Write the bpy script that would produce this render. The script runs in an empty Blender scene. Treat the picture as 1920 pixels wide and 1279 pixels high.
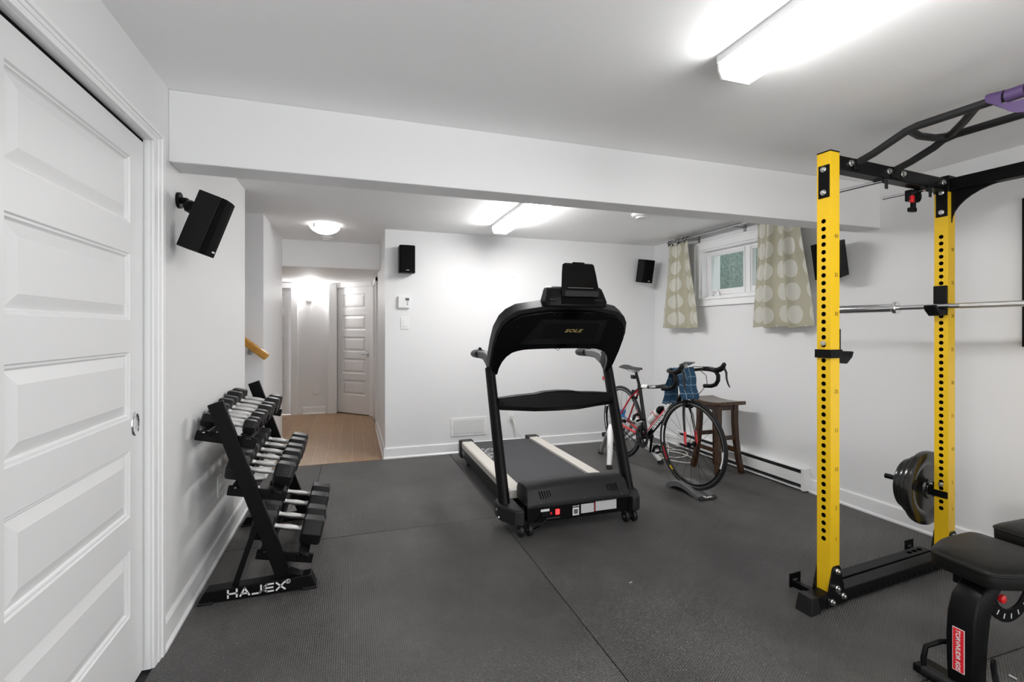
import bpy, bmesh, math, random
from mathutils import Vector, Matrix
from math import sin, cos, pi, radians, atan2, sqrt
random.seed(7)
scene = bpy.context.scene
COL = scene.collection

# ------------------------------------------------------------------ materials
def new_mat(name):
    m = bpy.data.materials.new(name); m.use_nodes = True
    nt = m.node_tree; b = nt.nodes['Principled BSDF']
    return m, nt, b
def mat(name, col, rough=.5, metal=0., spec=.5, bump=0., bscale=200., var=0., vscale=5., coat=0.):
    m, nt, b = new_mat(name)
    b.inputs['Base Color'].default_value = (*col, 1)
    b.inputs['Roughness'].default_value = rough
    b.inputs['Metallic'].default_value = metal
    b.inputs['Specular IOR Level'].default_value = spec
    b.inputs['Coat Weight'].default_value = coat
    b.inputs['Coat Roughness'].default_value = .1
    tc = nt.nodes.new('ShaderNodeTexCoord')
    if bump:
        n = nt.nodes.new('ShaderNodeTexNoise'); n.inputs['Scale'].default_value = bscale
        n.inputs['Detail'].default_value = 3
        nt.links.new(tc.outputs['Object'], n.inputs['Vector'])
        bp = nt.nodes.new('ShaderNodeBump'); bp.inputs['Strength'].default_value = bump
        bp.inputs['Distance'].default_value = .002
        nt.links.new(n.outputs['Fac'], bp.inputs['Height']); nt.links.new(bp.outputs['Normal'], b.inputs['Normal'])
    n2 = nt.nodes.new('ShaderNodeTexNoise'); n2.inputs['Scale'].default_value = vscale; n2.inputs['Detail'].default_value = 4
    nt.links.new(tc.outputs['Object'], n2.inputs['Vector'])
    mr = nt.nodes.new('ShaderNodeMapRange')
    mr.inputs['To Min'].default_value = max(0, rough - .06 - var*.3); mr.inputs['To Max'].default_value = min(1, rough + .06 + var*.3)
    nt.links.new(n2.outputs['Fac'], mr.inputs['Value']); nt.links.new(mr.outputs['Result'], b.inputs['Roughness'])
    if var:
        mx = nt.nodes.new('ShaderNodeMix'); mx.data_type = 'RGBA'
        mx.inputs['A'].default_value = (*[c*(1-var) for c in col], 1); mx.inputs['B'].default_value = (*[min(1, c*(1+var)) for c in col], 1)
        nt.links.new(n2.outputs['Fac'], mx.inputs['Factor']); nt.links.new(mx.outputs['Result'], b.inputs['Base Color'])
    return m
def emit(name, col, strength):
    m, nt, b = new_mat(name)
    b.inputs['Base Color'].default_value = (*col, 1)
    b.inputs['Emission Color'].default_value = (*col, 1)
    b.inputs['Emission Strength'].default_value = strength
    return m
def math_node(nt, op, a, b=None):
    n = nt.nodes.new('ShaderNodeMath'); n.operation = op
    for i, v in enumerate((a, b)):
        if v is None: continue
        if isinstance(v, (int, float)): n.inputs[i].default_value = v
        else: nt.links.new(v, n.inputs[i])
    return n.outputs[0]

M = {}
M['wall'] = mat('wall_paint', (.81, .81, .815), .55, bump=.12, bscale=260, spec=.3)
M['ceil'] = mat('ceiling_paint', (.92, .92, .92), .7, bump=.25, bscale=320, spec=.2)
M['trim'] = mat('trim_paint', (.88, .88, .885), .35)
M['doorp'] = mat('door_paint', (.80, .80, .805), .38, bump=.04, bscale=120)
M['black'] = mat('black_powder_coat', (.0045, .0045, .005), .38, bump=.05, bscale=900, spec=0.13)
M['blackpl'] = mat('black_plastic', (.006, .006, .0065), .42, bump=.06, bscale=700, spec=0.16)
M['blackgl'] = mat('black_gloss_plastic', (.0035, .0035, .004), .18, spec=.25)
M['blackmat'] = mat('black_cloth_grille', (.004, .004, .004), .85, bump=.3, bscale=1200, spec=.1)
M['dgrey'] = mat('dark_grey_plastic', (.022, .022, .0235), .45, bump=.1, bscale=600, spec=0.22)
M['grey'] = mat('grey_plastic', (.11, .11, .115), .5, bump=.1, bscale=500)
M['lgrey'] = mat('light_grey_plastic', (.36, .36, .36), .45)
M['rubhead'] = mat('black_rubber', (.011, .011, .0115), .44, bump=.12, bscale=500, spec=.3)
M['rubhead2'] = mat('worn_black_rubber', (.03, .03, .031), .55, bump=.15, bscale=500)
M['chrome'] = mat('chrome_steel', (.82, .82, .83), .13, metal=1.)
M['knurl'] = mat('knurled_steel', (.72, .71, .70), .3, metal=1., bump=.5, bscale=1500)
M['bolt'] = mat('zinc_bolt', (.7, .69, .67), .28, metal=1.)
M['yellow'] = mat('yellow_powder_coat', (.80, .50, .012), .32, bump=.04, bscale=900)
M['rail'] = mat('brushed_silver_rail', (.62, .59, .54), .45, bump=.1, bscale=400)
M['belt'] = mat('running_belt_rubber', (.034, .033, .038), .62, bump=.35, bscale=1100)
M['white'] = mat('white_plastic', (.82, .82, .82), .35)
M['whitelet'] = mat('white_lettering', (.80, .80, .80), .5)
M['offwhite'] = mat('off_white_cable', (.70, .69, .64), .5)
M['gold'] = mat('gold_lettering', (.75, .60, .22), .35, metal=.6)
M['darklet'] = mat('dark_lettering', (.012, .008, .002), .5)
M['numlet'] = mat('faded_number', (.20, .11, .01), .6)
M['red'] = mat('red_paint', (.55, .02, .03), .28, coat=.4)
M['redlab'] = mat('red_label', (.75, .02, .03), .4)
M['redpl'] = mat('red_plastic', (.70, .015, .02), .3)
M['redsw'] = emit('lit_red_switch', (1., .03, .03), 2.2)
M['label'] = mat('printed_sticker', (.55, .55, .56), .5, var=.25, vscale=260)
M['labelw'] = mat('white_sticker', (.75, .75, .76), .5)
M['tire'] = mat('tyre_rubber', (.010, .010, .011), .6, bump=.2, bscale=800, spec=.3)
M['carbon'] = mat('black_gloss_frame_paint', (.005, .005, .0055), .24, spec=.3, coat=.2)
M['alu'] = mat('grey_aluminium', (.45, .45, .46), .32, metal=1.)
M['leather'] = mat('black_bench_vinyl', (.006, .0058, .0055), .42, bump=.35, bscale=420, spec=0.22)
M['purple'] = mat('purple_latex', (.085, .05, .135), .5, var=.2, vscale=18, spec=.3)
M['oak'] = mat('varnished_oak', (.50, .24, .035), .3, var=.25, vscale=14)
M['blue'] = mat('blue_plastic', (.05, .25, .60), .35)
M['bottle'] = mat('frosted_bottle', (.72, .72, .72), .3)
M['glow_bowl'] = emit('lit_frosted_glass_bowl', (1., .985, .97), 4.)
M['lamp'] = emit('lit_acrylic_diffuser', (1., .995, .985), 28.)
M['lamp2'] = emit('lit_acrylic_diffuser_far', (1., .99, .98), 46.)
M['lampsc'] = emit('lit_sconce_shade', (1., .99, .975), 105.)
M['screen'] = mat('dark_picture_surface', (.03, .03, .032), .25)

def rubber_mat():
    m, nt, b = new_mat('textured_rubber_mat')
    b.inputs['Roughness'].default_value = .5
    b.inputs['Specular IOR Level'].default_value = .5
    tc = nt.nodes.new('ShaderNodeTexCoord'); sp = nt.nodes.new('ShaderNodeSeparateXYZ')
    nt.links.new(tc.outputs['Object'], sp.inputs[0])
    k = 2*pi/.0085
    outs = []
    for a in (0, 60, 120):
        c, s = cos(radians(a))*k, sin(radians(a))*k
        t = math_node(nt, 'ADD', math_node(nt, 'MULTIPLY', sp.outputs['X'], c), math_node(nt, 'MULTIPLY', sp.outputs['Y'], s))
        outs.append(math_node(nt, 'COSINE', t))
    h = math_node(nt, 'ADD', math_node(nt, 'ADD', outs[0], outs[1]), outs[2])
    bp = nt.nodes.new('ShaderNodeBump'); bp.inputs['Strength'].default_value = .9; bp.inputs['Distance'].default_value = .0016
    nt.links.new(h, bp.inputs['Height']); nt.links.new(bp.outputs['Normal'], b.inputs['Normal'])
    n = nt.nodes.new('ShaderNodeTexNoise'); n.inputs['Scale'].default_value = 1.5; n.inputs['Detail'].default_value = 7; n.inputs['Roughness'].default_value = .6
    nt.links.new(tc.outputs['Object'], n.inputs['Vector'])
    cr = nt.nodes.new('ShaderNodeValToRGB')
    cr.color_ramp.elements[0].position = .32; cr.color_ramp.elements[0].color = (.075, .072, .070, 1)
    cr.color_ramp.elements[1].position = .72; cr.color_ramp.elements[1].color = (.165, .158, .152, 1)
    nt.links.new(n.outputs['Fac'], cr.inputs['Fac'])
    v = nt.nodes.new('ShaderNodeTexVoronoi'); v.inputs['Scale'].default_value = 26.
    nt.links.new(tc.outputs['Object'], v.inputs['Vector'])
    n3 = nt.nodes.new('ShaderNodeTexNoise'); n3.inputs['Scale'].default_value = 3.
    nt.links.new(tc.outputs['Object'], n3.inputs['Vector'])
    thr = math_node(nt, 'MULTIPLY', math_node(nt, 'LESS_THAN', v.outputs['Distance'], .055), math_node(nt, 'GREATER_THAN', n3.outputs['Fac'], .58))
    mx = nt.nodes.new('ShaderNodeMix'); mx.data_type = 'RGBA'
    mx.inputs['B'].default_value = (.45, .45, .44, 1)
    nt.links.new(thr, mx.inputs['Factor']); nt.links.new(cr.outputs['Color'], mx.inputs['A'])
    dot_shade = nt.nodes.new('ShaderNodeMapRange'); dot_shade.inputs['From Min'].default_value = -1.5; dot_shade.inputs['From Max'].default_value = 2.2; dot_shade.inputs['To Min'].default_value = .62; dot_shade.inputs['To Max'].default_value = 1.30  # paints shade into the dimples and sheen onto the raised dots
    nt.links.new(h, dot_shade.inputs['Value'])
    vm = nt.nodes.new('ShaderNodeVectorMath'); vm.operation = 'SCALE'
    nt.links.new(mx.outputs['Result'], vm.inputs[0]); nt.links.new(dot_shade.outputs['Result'], vm.inputs['Scale'])
    nt.links.new(vm.outputs['Vector'], b.inputs['Base Color'])
    mr = nt.nodes.new('ShaderNodeMapRange'); mr.inputs['To Min'].default_value = .40; mr.inputs['To Max'].default_value = .56
    nt.links.new(n.outputs['Fac'], mr.inputs['Value']); nt.links.new(mr.outputs['Result'], b.inputs['Roughness'])
    return m
M['mat'] = rubber_mat()

def plank_mat():
    m, nt, b = new_mat('oak_plank_floor')
    tc = nt.nodes.new('ShaderNodeTexCoord'); mp = nt.nodes.new('ShaderNodeMapping')
    mp.inputs['Rotation'].default_value = (0, 0, radians(90))
    nt.links.new(tc.outputs['Object'], mp.inputs['Vector'])
    br = nt.nodes.new('ShaderNodeTexBrick')
    br.inputs['Color1'].default_value = (.29, .170, .085, 1); br.inputs['Color2'].default_value = (.34, .205, .108, 1)
    br.inputs['Mortar'].default_value = (.40, .28, .18, 1); br.inputs['Scale'].default_value = 1.
    br.inputs['Mortar Size'].default_value = .0025; br.inputs['Brick Width'].default_value = 1.2; br.inputs['Row Height'].default_value = .12
    nt.links.new(mp.outputs['Vector'], br.inputs['Vector'])
    mp2 = nt.nodes.new('ShaderNodeMapping'); mp2.inputs['Scale'].default_value = (30, 2, 1)
    nt.links.new(tc.outputs['Object'], mp2.inputs['Vector'])
    n = nt.nodes.new('ShaderNodeTexNoise'); n.inputs['Scale'].default_value = 2.5; n.inputs['Detail'].default_value = 6
    nt.links.new(mp2.outputs['Vector'], n.inputs['Vector'])
    mx = nt.nodes.new('ShaderNodeMix'); mx.data_type = 'RGBA'; mx.blend_type = 'OVERLAY'; mx.inputs['Factor'].default_value = .45
    nt.links.new(br.outputs['Color'], mx.inputs['A']); nt.links.new(n.outputs['Color'], mx.inputs['B'])
    hs = nt.nodes.new('ShaderNodeHueSaturation'); hs.inputs['Saturation'].default_value = 1.
    nt.links.new(mx.outputs['Result'], hs.inputs['Color'])
    nt.links.new(hs.outputs['Color'], b.inputs['Base Color'])
    b.inputs['Roughness'].default_value = .38
    return m
M['plank'] = plank_mat()

def wood(name, c1, c2, axis_scale, rough=.3):
    m, nt, b = new_mat(name)
    tc = nt.nodes.new('ShaderNodeTexCoord'); mp = nt.nodes.new('ShaderNodeMapping'); mp.inputs['Scale'].default_value = axis_scale
    nt.links.new(tc.outputs['Object'], mp.inputs['Vector'])
    n = nt.nodes.new('ShaderNodeTexNoise'); n.inputs['Scale'].default_value = 6; n.inputs['Detail'].default_value = 6; n.inputs['Distortion'].default_value = .8
    nt.links.new(mp.outputs['Vector'], n.inputs['Vector'])
    cr = nt.nodes.new('ShaderNodeValToRGB')
    cr.color_ramp.elements[0].position = .35; cr.color_ramp.elements[0].color = (*c1, 1)
    cr.color_ramp.elements[1].position = .7; cr.color_ramp.elements[1].color = (*c2, 1)
    nt.links.new(n.outputs['Fac'], cr.inputs['Fac']); nt.links.new(cr.outputs['Color'], b.inputs['Base Color'])
    b.inputs['Roughness'].default_value = rough
    return m
M['stool'] = wood('dark_stained_wood', (.018, .009, .005), (.085, .035, .013), (8, 8, 1.2))
M['stooltop'] = wood('dark_stained_seat_wood', (.03, .016, .01), (.10, .05, .025), (8, 1.2, 8), .25)

def dots_mat():
    m, nt, b = new_mat('beige_dotted_curtain')
    uv = nt.nodes.new('ShaderNodeTexCoord'); sp = nt.nodes.new('ShaderNodeSeparateXYZ')
    nt.links.new(uv.outputs['UV'], sp.inputs[0])
    def frac(o, period, off):
        a = math_node(nt, 'DIVIDE', math_node(nt, 'ADD', o, off), period)
        return math_node(nt, 'MULTIPLY', math_node(nt, 'SUBTRACT', math_node(nt, 'FRACT', a), .5), period)
    fx = frac(sp.outputs['X'], .19, .03); fy = frac(sp.outputs['Y'], .177, .02)
    d = math_node(nt, 'SQRT', math_node(nt, 'ADD', math_node(nt, 'MULTIPLY', fx, fx), math_node(nt, 'MULTIPLY', fy, fy)))
    inside = math_node(nt, 'LESS_THAN', d, .069)
    mx = nt.nodes.new('ShaderNodeMix'); mx.data_type = 'RGBA'
    mx.inputs['A'].default_value = (.42, .395, .30, 1); mx.inputs['B'].default_value = (.56, .555, .49, 1)
    nt.links.new(inside, mx.inputs['Factor']); nt.links.new(mx.outputs['Result'], b.inputs['Base Color'])
    rg = math_node(nt, 'SUBTRACT', .75, math_node(nt, 'MULTIPLY', inside, .42))
    nt.links.new(rg, b.inputs['Roughness'])
    w = nt.nodes.new('ShaderNodeTexNoise'); w.inputs['Scale'].default_value = 900
    nt.links.new(uv.outputs['UV'], w.inputs['Vector'])
    bp = nt.nodes.new('ShaderNodeBump'); bp.inputs['Strength'].default_value = .15; bp.inputs['Distance'].default_value = .001
    nt.links.new(w.outputs['Fac'], bp.inputs['Height']); nt.links.new(bp.outputs['Normal'], b.inputs['Normal'])
    return m
M['curtain'] = dots_mat()

def plaid_mat():
    m, nt, b = new_mat('blue_checked_cloth')
    uv = nt.nodes.new('ShaderNodeTexCoord'); sp = nt.nodes.new('ShaderNodeSeparateXYZ')
    nt.links.new(uv.outputs['UV'], sp.inputs[0])
    ls = []
    for ax in ('X', 'Y'):
        f = math_node(nt, 'FRACT', math_node(nt, 'DIVIDE', math_node(nt, 'ADD', sp.outputs[ax], .02), .062))
        ls.append(math_node(nt, 'LESS_THAN', f, .055))
    line = math_node(nt, 'MAXIMUM', ls[0], ls[1])
    mx = nt.nodes.new('ShaderNodeMix'); mx.data_type = 'RGBA'
    mx.inputs['A'].default_value = (.018, .065, .125, 1); mx.inputs['B'].default_value = (.30, .42, .52, 1)
    nt.links.new(line, mx.inputs['Factor']); nt.links.new(mx.outputs['Result'], b.inputs['Base Color'])
    b.inputs['Roughness'].default_value = .9
    return m
M['plaid'] = plaid_mat()

def grille_mat():
    m, nt, b = new_mat('pierced_white_vent')
    tc = nt.nodes.new('ShaderNodeTexCoord'); sp = nt.nodes.new('ShaderNodeSeparateXYZ')
    nt.links.new(tc.outputs['Object'], sp.inputs[0])
    a = math_node(nt, 'LESS_THAN', math_node(nt, 'FRACT', math_node(nt, 'DIVIDE', sp.outputs['X'], .012)), .45)
    c = math_node(nt, 'LESS_THAN', math_node(nt, 'FRACT', math_node(nt, 'DIVIDE', sp.outputs['Z'], .012)), .45)
    mx = nt.nodes.new('ShaderNodeMix'); mx.data_type = 'RGBA'
    mx.inputs['A'].default_value = (.78, .78, .78, 1); mx.inputs['B'].default_value = (.42, .42, .42, 1)
    nt.links.new(math_node(nt, 'MULTIPLY', a, c), mx.inputs['Factor']); nt.links.new(mx.outputs['Result'], b.inputs['Base Color'])
    b.inputs['Roughness'].default_value = .4
    return m
M['grille'] = grille_mat()

def hedge_mat():
    m, nt, b = new_mat('green_woven_screen')
    tc = nt.nodes.new('ShaderNodeTexCoord'); mp = nt.nodes.new('ShaderNodeMapping'); mp.inputs['Scale'].default_value = (1, 2.2, 1)
    nt.links.new(tc.outputs['Object'], mp.inputs['Vector'])
    n = nt.nodes.new('ShaderNodeTexNoise'); n.inputs['Scale'].default_value = 26; n.inputs['Detail'].default_value = 5
    nt.links.new(mp.outputs['Vector'], n.inputs['Vector'])
    cr = nt.nodes.new('ShaderNodeValToRGB')
    cr.color_ramp.elements[0].position = .35; cr.color_ramp.elements[0].color = (.04, .062, .055, 1)
    cr.color_ramp.elements[1].position = .72; cr.color_ramp.elements[1].color = (.17, .225, .20, 1)
    nt.links.new(n.outputs['Fac'], cr.inputs['Fac']); nt.links.new(cr.outputs['Color'], b.inputs['Base Color'])
    b.inputs['Roughness'].default_value = .8
    return m
M['hedge'] = hedge_mat()

def glass_mat():
    m = bpy.data.materials.new('window_glass'); m.use_nodes = True; nt = m.node_tree
    nt.nodes.remove(nt.nodes['Principled BSDF'])
    out = nt.nodes['Material Output']
    tr = nt.nodes.new('ShaderNodeBsdfTransparent'); gl = nt.nodes.new('ShaderNodeBsdfGlossy'); gl.inputs['Roughness'].default_value = .02
    tr.inputs['Color'].default_value = (.93, .96, .95, 1)
    lw = nt.nodes.new('ShaderNodeLayerWeight'); mx = nt.nodes.new('ShaderNodeMixShader')
    fac = math_node(nt, 'ADD', math_node(nt, 'MULTIPLY', math_node(nt, 'POWER', lw.outputs['Facing'], 5.), .6), .04)
    nt.links.new(fac, mx.inputs[0]); nt.links.new(tr.outputs[0], mx.inputs[1]); nt.links.new(gl.outputs[0], mx.inputs[2])
    nt.links.new(mx.outputs[0], out.inputs['Surface'])
    return m
M['glass'] = glass_mat()

# ------------------------------------------------------------------ geometry builder
class MB:
    def __init__(s): s.bm = bmesh.new(); s.mi = 0; s.uv = None
    def face(s, vs):
        try:
            f = s.bm.faces.new(vs); f.material_index = s.mi; return f
        except ValueError: return None
    def box(s, x0, x1, y0, y1, z0, z1, mtx=None):
        vs = [s.bm.verts.new(Vector(p) if mtx is None else mtx @ Vector(p)) for p in
              ((x0,y0,z0),(x1,y0,z0),(x1,y1,z0),(x0,y1,z0),(x0,y0,z1),(x1,y0,z1),(x1,y1,z1),(x0,y1,z1))]
        for q in ((3,2,1,0),(4,5,6,7),(0,1,5,4),(1,2,6,5),(2,3,7,6),(3,0,4,7)): s.face([vs[i] for i in q])
        return s
    def obox(s, c, size, rot=None):   # centred box, rot a Matrix
        m = Matrix.Translation(c)
        if rot is not None: m = m @ rot.to_4x4()
        a, b, d = (k/2 for k in size)
        return s.box(-a, a, -b, b, -d, d, m)
    def loft(s, rings, closed=True, cap=True, loop=False):
        R = [[s.bm.verts.new(p) for p in r] for r in rings]
        n = len(R[0])
        for i in range(len(R) if loop else len(R)-1):
            A, B = R[i], R[(i+1) % len(R)]
            for j in range(n if closed else n-1):
                s.face([A[j], A[(j+1) % n], B[(j+1) % n], B[j]])
        if cap and closed and not loop:
            s.face(list(reversed(R[0]))); s.face(R[-1])
        return s
    def cyl(s, p0, p1, r0, r1=None, n=16, cap=True):
        return s.tube([p0, p1], [r0, r0 if r1 is None else r1], n, cap=cap)
    def tube(s, pts, r, n=10, loop=False, cap=True, flat=None):
        pts = [Vector(p) for p in pts]; k = len(pts)
        rr = r if isinstance(r, (list, tuple)) else [r]*k
        rings = []; prev = None
        for i, p in enumerate(pts):
            if loop: t = (pts[(i+1) % k] - pts[i-1]).normalized()
            elif i == 0: t = (pts[1]-pts[0]).normalized()
            elif i == k-1: t = (pts[-1]-pts[-2]).normalized()
            else: t = ((pts[i+1]-p).normalized() + (p-pts[i-1]).normalized()).normalized()
            if prev is None:
                u = t.orthogonal().normalized() if flat is None else (Vector(flat) - t*Vector(flat).dot(t)).normalized()
            else:
                u = (prev - t*prev.dot(t)).normalized()
            prev = u; w = t.cross(u)
            a = rr[i] if not isinstance(rr[i], (list, tuple)) else rr[i][0]
            b = rr[i] if not isinstance(rr[i], (list, tuple)) else rr[i][1]
            rings.append([p + u*(a*cos(2*pi*j/n)) + w*(b*sin(2*pi*j/n)) for j in range(n)])
        return s.loft(rings, True, cap, loop)
    def bar(s, p0, p1, w, d, up=(0,0,1), w1=None, d1=None):   # rectangular bar, w along 'side', d along 'up'
        p0, p1 = Vector(p0), Vector(p1); t = (p1-p0).normalized(); up = Vector(up)
        u = (up - t*up.dot(t)).normalized(); q = t.cross(u)
        R = []
        for p, a, b in ((p0, w, d), (p1, w1 or w, d1 or d)):
            R.append([p + q*(sx*a/2) + u*(sy*b/2) for sx, sy in ((-1,-1),(1,-1),(1,1),(-1,1))])
        return s.loft(R)
    def prism(s, poly, axis, a0, a1):  # poly of 2-D points; axis 'x': (y,z), 'y': (x,z), 'z': (x,y)
        f = {'x': lambda p, a: (a, p[0], p[1]), 'y': lambda p, a: (p[0], a, p[1]), 'z': lambda p, a: (p[0], p[1], a)}[axis]
        return s.loft([[f(p, a0) for p in poly], [f(p, a1) for p in poly]])
    def lathe(s, prof, c=(0,0,0), axis='z', n=32, a0=0, a1=2*pi):  # prof: (r, h)
        c = Vector(c); full = abs(a1-a0-2*pi) < 1e-6; rings = []
        for r, h in prof:
            ring = []
            for j in range(n if full else n+1):
                a = a0 + (a1-a0)*j/n; x, y = r*cos(a), r*sin(a)
                ring.append(c + Vector({'z': (x, y, h), 'x': (h, x, y), 'y': (x, h, y)}[axis]))
            rings.append(ring)
        return s.loft(rings, full, full)
    def torus(s, c, nrm, R, r, n=48, m=10, rb=None):
        c = Vector(c); nrm = Vector(nrm).normalized(); u = nrm.orthogonal().normalized(); w = nrm.cross(u)
        rb = rb or r; rings = []
        for i in range(n):
            a = 2*pi*i/n; e = u*cos(a) + w*sin(a)
            rings.append([c + e*(R + r*cos(2*pi*j/m)) + nrm*(rb*sin(2*pi*j/m)) for j in range(m)])
        return s.loft(rings, True, False, True)
    def ring(s, c, nrm, R0, R1, h, n=48):  # rectangular section annulus
        c = Vector(c); nrm = Vector(nrm).normalized(); u = nrm.orthogonal().normalized(); w = nrm.cross(u); rings = []
        for i in range(n):
            a = 2*pi*i/n; e = u*cos(a) + w*sin(a)
            rings.append([c+e*R0-nrm*h/2, c+e*R1-nrm*h/2, c+e*R1+nrm*h/2, c+e*R0+nrm*h/2])
        return s.loft(rings, True, False, True)
    def sheet(s, fn, nu, nv, uvfn=None):   # grid of fn(i/nu, j/nv)
        V = [[s.bm.verts.new(fn(i/nu, j/nv)) for j in range(nv+1)] for i in range(nu+1)]
        lay = s.bm.loops.layers.uv.verify() if uvfn else None
        for i in range(nu):
            for j in range(nv):
                f = s.face([V[i][j], V[i+1][j], V[i+1][j+1], V[i][j+1]])
                if f and lay:
                    for lp, (a, b) in zip(f.loops, ((i,j),(i+1,j),(i+1,j+1),(i,j+1))): lp[lay].uv = uvfn(a/nu, b/nv)
        return s
    def xf(s, mtx): s.bm.transform(mtx); return s

def set_props(o, label=None, cat=None, group=None, kind=None):
    if label: o['label'] = label
    if cat: o['category'] = cat
    if group: o['group'] = group
    if kind: o['kind'] = kind
    return o
def obj(name, mb, mats, parent=None, sharp=35, bevel=0., seg=2, solid=0., sub=0, world=True, label=None):
    bm = mb.bm
    bmesh.ops.recalc_face_normals(bm, faces=bm.faces[:])
    root = parent
    while root is not None and root.parent is not None: root = root.parent
    if root is not None and world and '_inv' in REG.get(root.name, {}): bm.transform(REG[root.name]['_inv'])
    off = None
    if parent is None:
        xs = [v.co for v in bm.verts]
        lo = Vector((min(v.x for v in xs), min(v.y for v in xs), min(v.z for v in xs)))
        hi = Vector((max(v.x for v in xs), max(v.y for v in xs), max(v.z for v in xs)))
        off = Vector(((lo.x+hi.x)/2, (lo.y+hi.y)/2, lo.z))
        bm.transform(Matrix.Translation(-off))
    me = bpy.data.meshes.new(name); bm.to_mesh(me); bm.free()
    for m in (mats if isinstance(mats, (list, tuple)) else [mats]): me.materials.append(M[m] if isinstance(m, str) else m)
    me.polygons.foreach_set('use_smooth', [True]*len(me.polygons))
    me.set_sharp_from_angle(angle=radians(sharp)) if sharp > 0 else me.polygons.foreach_set('use_smooth', [False]*len(me.polygons))
    o = bpy.data.objects.new(name, me); COL.objects.link(o)
    if parent is not None: o.parent = parent
    if off is not None: o.location = off
    if solid:
        md = o.modifiers.new('thickness', 'SOLIDIFY'); md.thickness = solid; md.offset = 0
    if bevel:
        md = o.modifiers.new('bevel', 'BEVEL'); md.width = bevel; md.segments = seg; md.limit_method = 'ANGLE'; md.angle_limit = radians(40)
        md.harden_normals = False
    if sub:
        md = o.modifiers.new('sub', 'SUBSURF'); md.levels = sub; md.render_levels = sub
    if label: o['label'] = label
    return o
REG = {}
def thing(name, label, cat, loc=(0,0,0), rz=0., group=None, local=False):
    o = bpy.data.objects.new(name, None); COL.objects.link(o)
    o.empty_display_size = .1; o.location = loc; o.rotation_euler = (0, 0, rz)
    if not local: REG[o.name] = {'_inv': (Matrix.Translation(loc) @ Matrix.Rotation(rz, 4, 'Z')).inverted()}
    else: REG[o.name] = {}
    return set_props(o, label, cat, group)
def dup(root, loc, label=None, rot=None, scale=None):
    r = root.copy(); COL.objects.link(r); r.location = loc
    if rot is not None: r.rotation_euler = rot
    if scale is not None: r.scale = scale
    if label: r['label'] = label
    for ch in list(root.children):
        c = ch.copy(); COL.objects.link(c); c.parent = r
        for g in list(ch.children):
            d = g.copy(); COL.objects.link(d); d.parent = c
    return r
def struct(name, mb, mats, parent=None, **k):
    o = obj(name, mb, mats, parent, **k)
    if parent is None: o['kind'] = 'structure'
    return o
def letters(name, txt, size, mtx, m, parent, depth=.0008, bold=0., sx=1., shear=0., align='CENTER', spacing=1., world=True):
    cu = bpy.data.curves.new('t', 'FONT'); cu.body = txt; cu.size = size; cu.extrude = depth; cu.offset = bold
    cu.align_x = align; cu.align_y = 'CENTER'; cu.shear = shear; cu.space_character = spacing; cu.resolution_u = 3
    t = bpy.data.objects.new('t', cu); COL.objects.link(t)
    dg = bpy.context.evaluated_depsgraph_get(); me = bpy.data.meshes.new_from_object(t.evaluated_get(dg))
    bpy.data.objects.remove(t); bpy.data.curves.remove(cu)
    mb = MB(); mb.bm.from_mesh(me); bpy.data.meshes.remove(me)
    mb.xf(mtx @ Matrix.Scale(sx, 4, (1,0,0)))
    for f in mb.bm.faces: f.material_index = 0
    return obj(name, mb, m, parent, world=world)
def frame_m(o, x, y):   # matrix with origin o, local X axis x, local Y axis y
    x = Vector(x).normalized(); y = Vector(y); y = (y - x*y.dot(x)).normalized(); z = x.cross(y)
    m = Matrix((x, y, z)).transposed().to_4x4(); m.translation = Vector(o); return m

def stroke_text(name, txt, h, w, gap, th, mtx, m, parent, depth=.0008, world=True):
    """block capitals built from straight strokes, local x right, y up, centred"""
    G = {'H': [((0,0),(0,1)), ((1,0),(1,1)), ((0,.5),(1,.5))], 'A': [((0,0),(.5,1)), ((.5,1),(1,0)), ((.2,.27),(.8,.27))],
         'J': [((1,1),(1,.2)), ((1,.2),(.8,0)), ((.8,0),(.0,0))], 'E': [((1,1),(.25,1)), ((.25,1),(0,.75)), ((0,.75),(0,.25)), ((0,.25),(.25,0)), ((.25,0),(1,0)), ((0,.5),(.95,.5))],
         'X': [((0,0),(1,1)), ((0,1),(1,0))]}
    b = MB(); x = -(len(txt)*w + (len(txt)-1)*gap)/2
    for c in txt:
        for (a0, b0), (a1, b1) in G[c]:
            p0, p1 = Vector((x+a0*w, (b0-.5)*h, 0)), Vector((x+a1*w, (b1-.5)*h, 0)); d = (p1-p0).normalized()*th*.45
            b.bar(p0-d, p1+d, th, depth, up=(0, 0, 1))
        x += w + gap
    b.xf(mtx); return obj(name, b, m, parent, world=world)
# ================================================================== camera
cam = bpy.data.cameras.new('camera'); cam.sensor_width = 36; cam.lens = 906/1920*36
cam.shift_y = -21.5/1920; cam.clip_start = .05
co = bpy.data.objects.new('camera', cam); COL.objects.link(co)
co.location = (0, 0, 1.25); co.rotation_euler = (radians(90), 0, radians(-18.4)); scene.camera = co

# ================================================================== room shell
LX, RX, BY, CZ, RY = -.70, 3.35, 4.815, 2.22, -1.1   # left wall, right wall, back wall, ceiling, open rear edge
DY0, DY1, DZ = 1.245, 2.108, 1.946                    # pocket door opening in left wall
b = MB(); b.box(-3.3, 3.6, RY-.15, 8.2, -.12, -.010); struct('floor', b, M['dgrey'])
b = MB(); b.box(-2.2, .30, 4.815, 7.9, -.010, .0); b.box(-2.2, -.82, 4.3, 4.815, -.010, 0); struct('floor_hall', b, 'plank')
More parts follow.
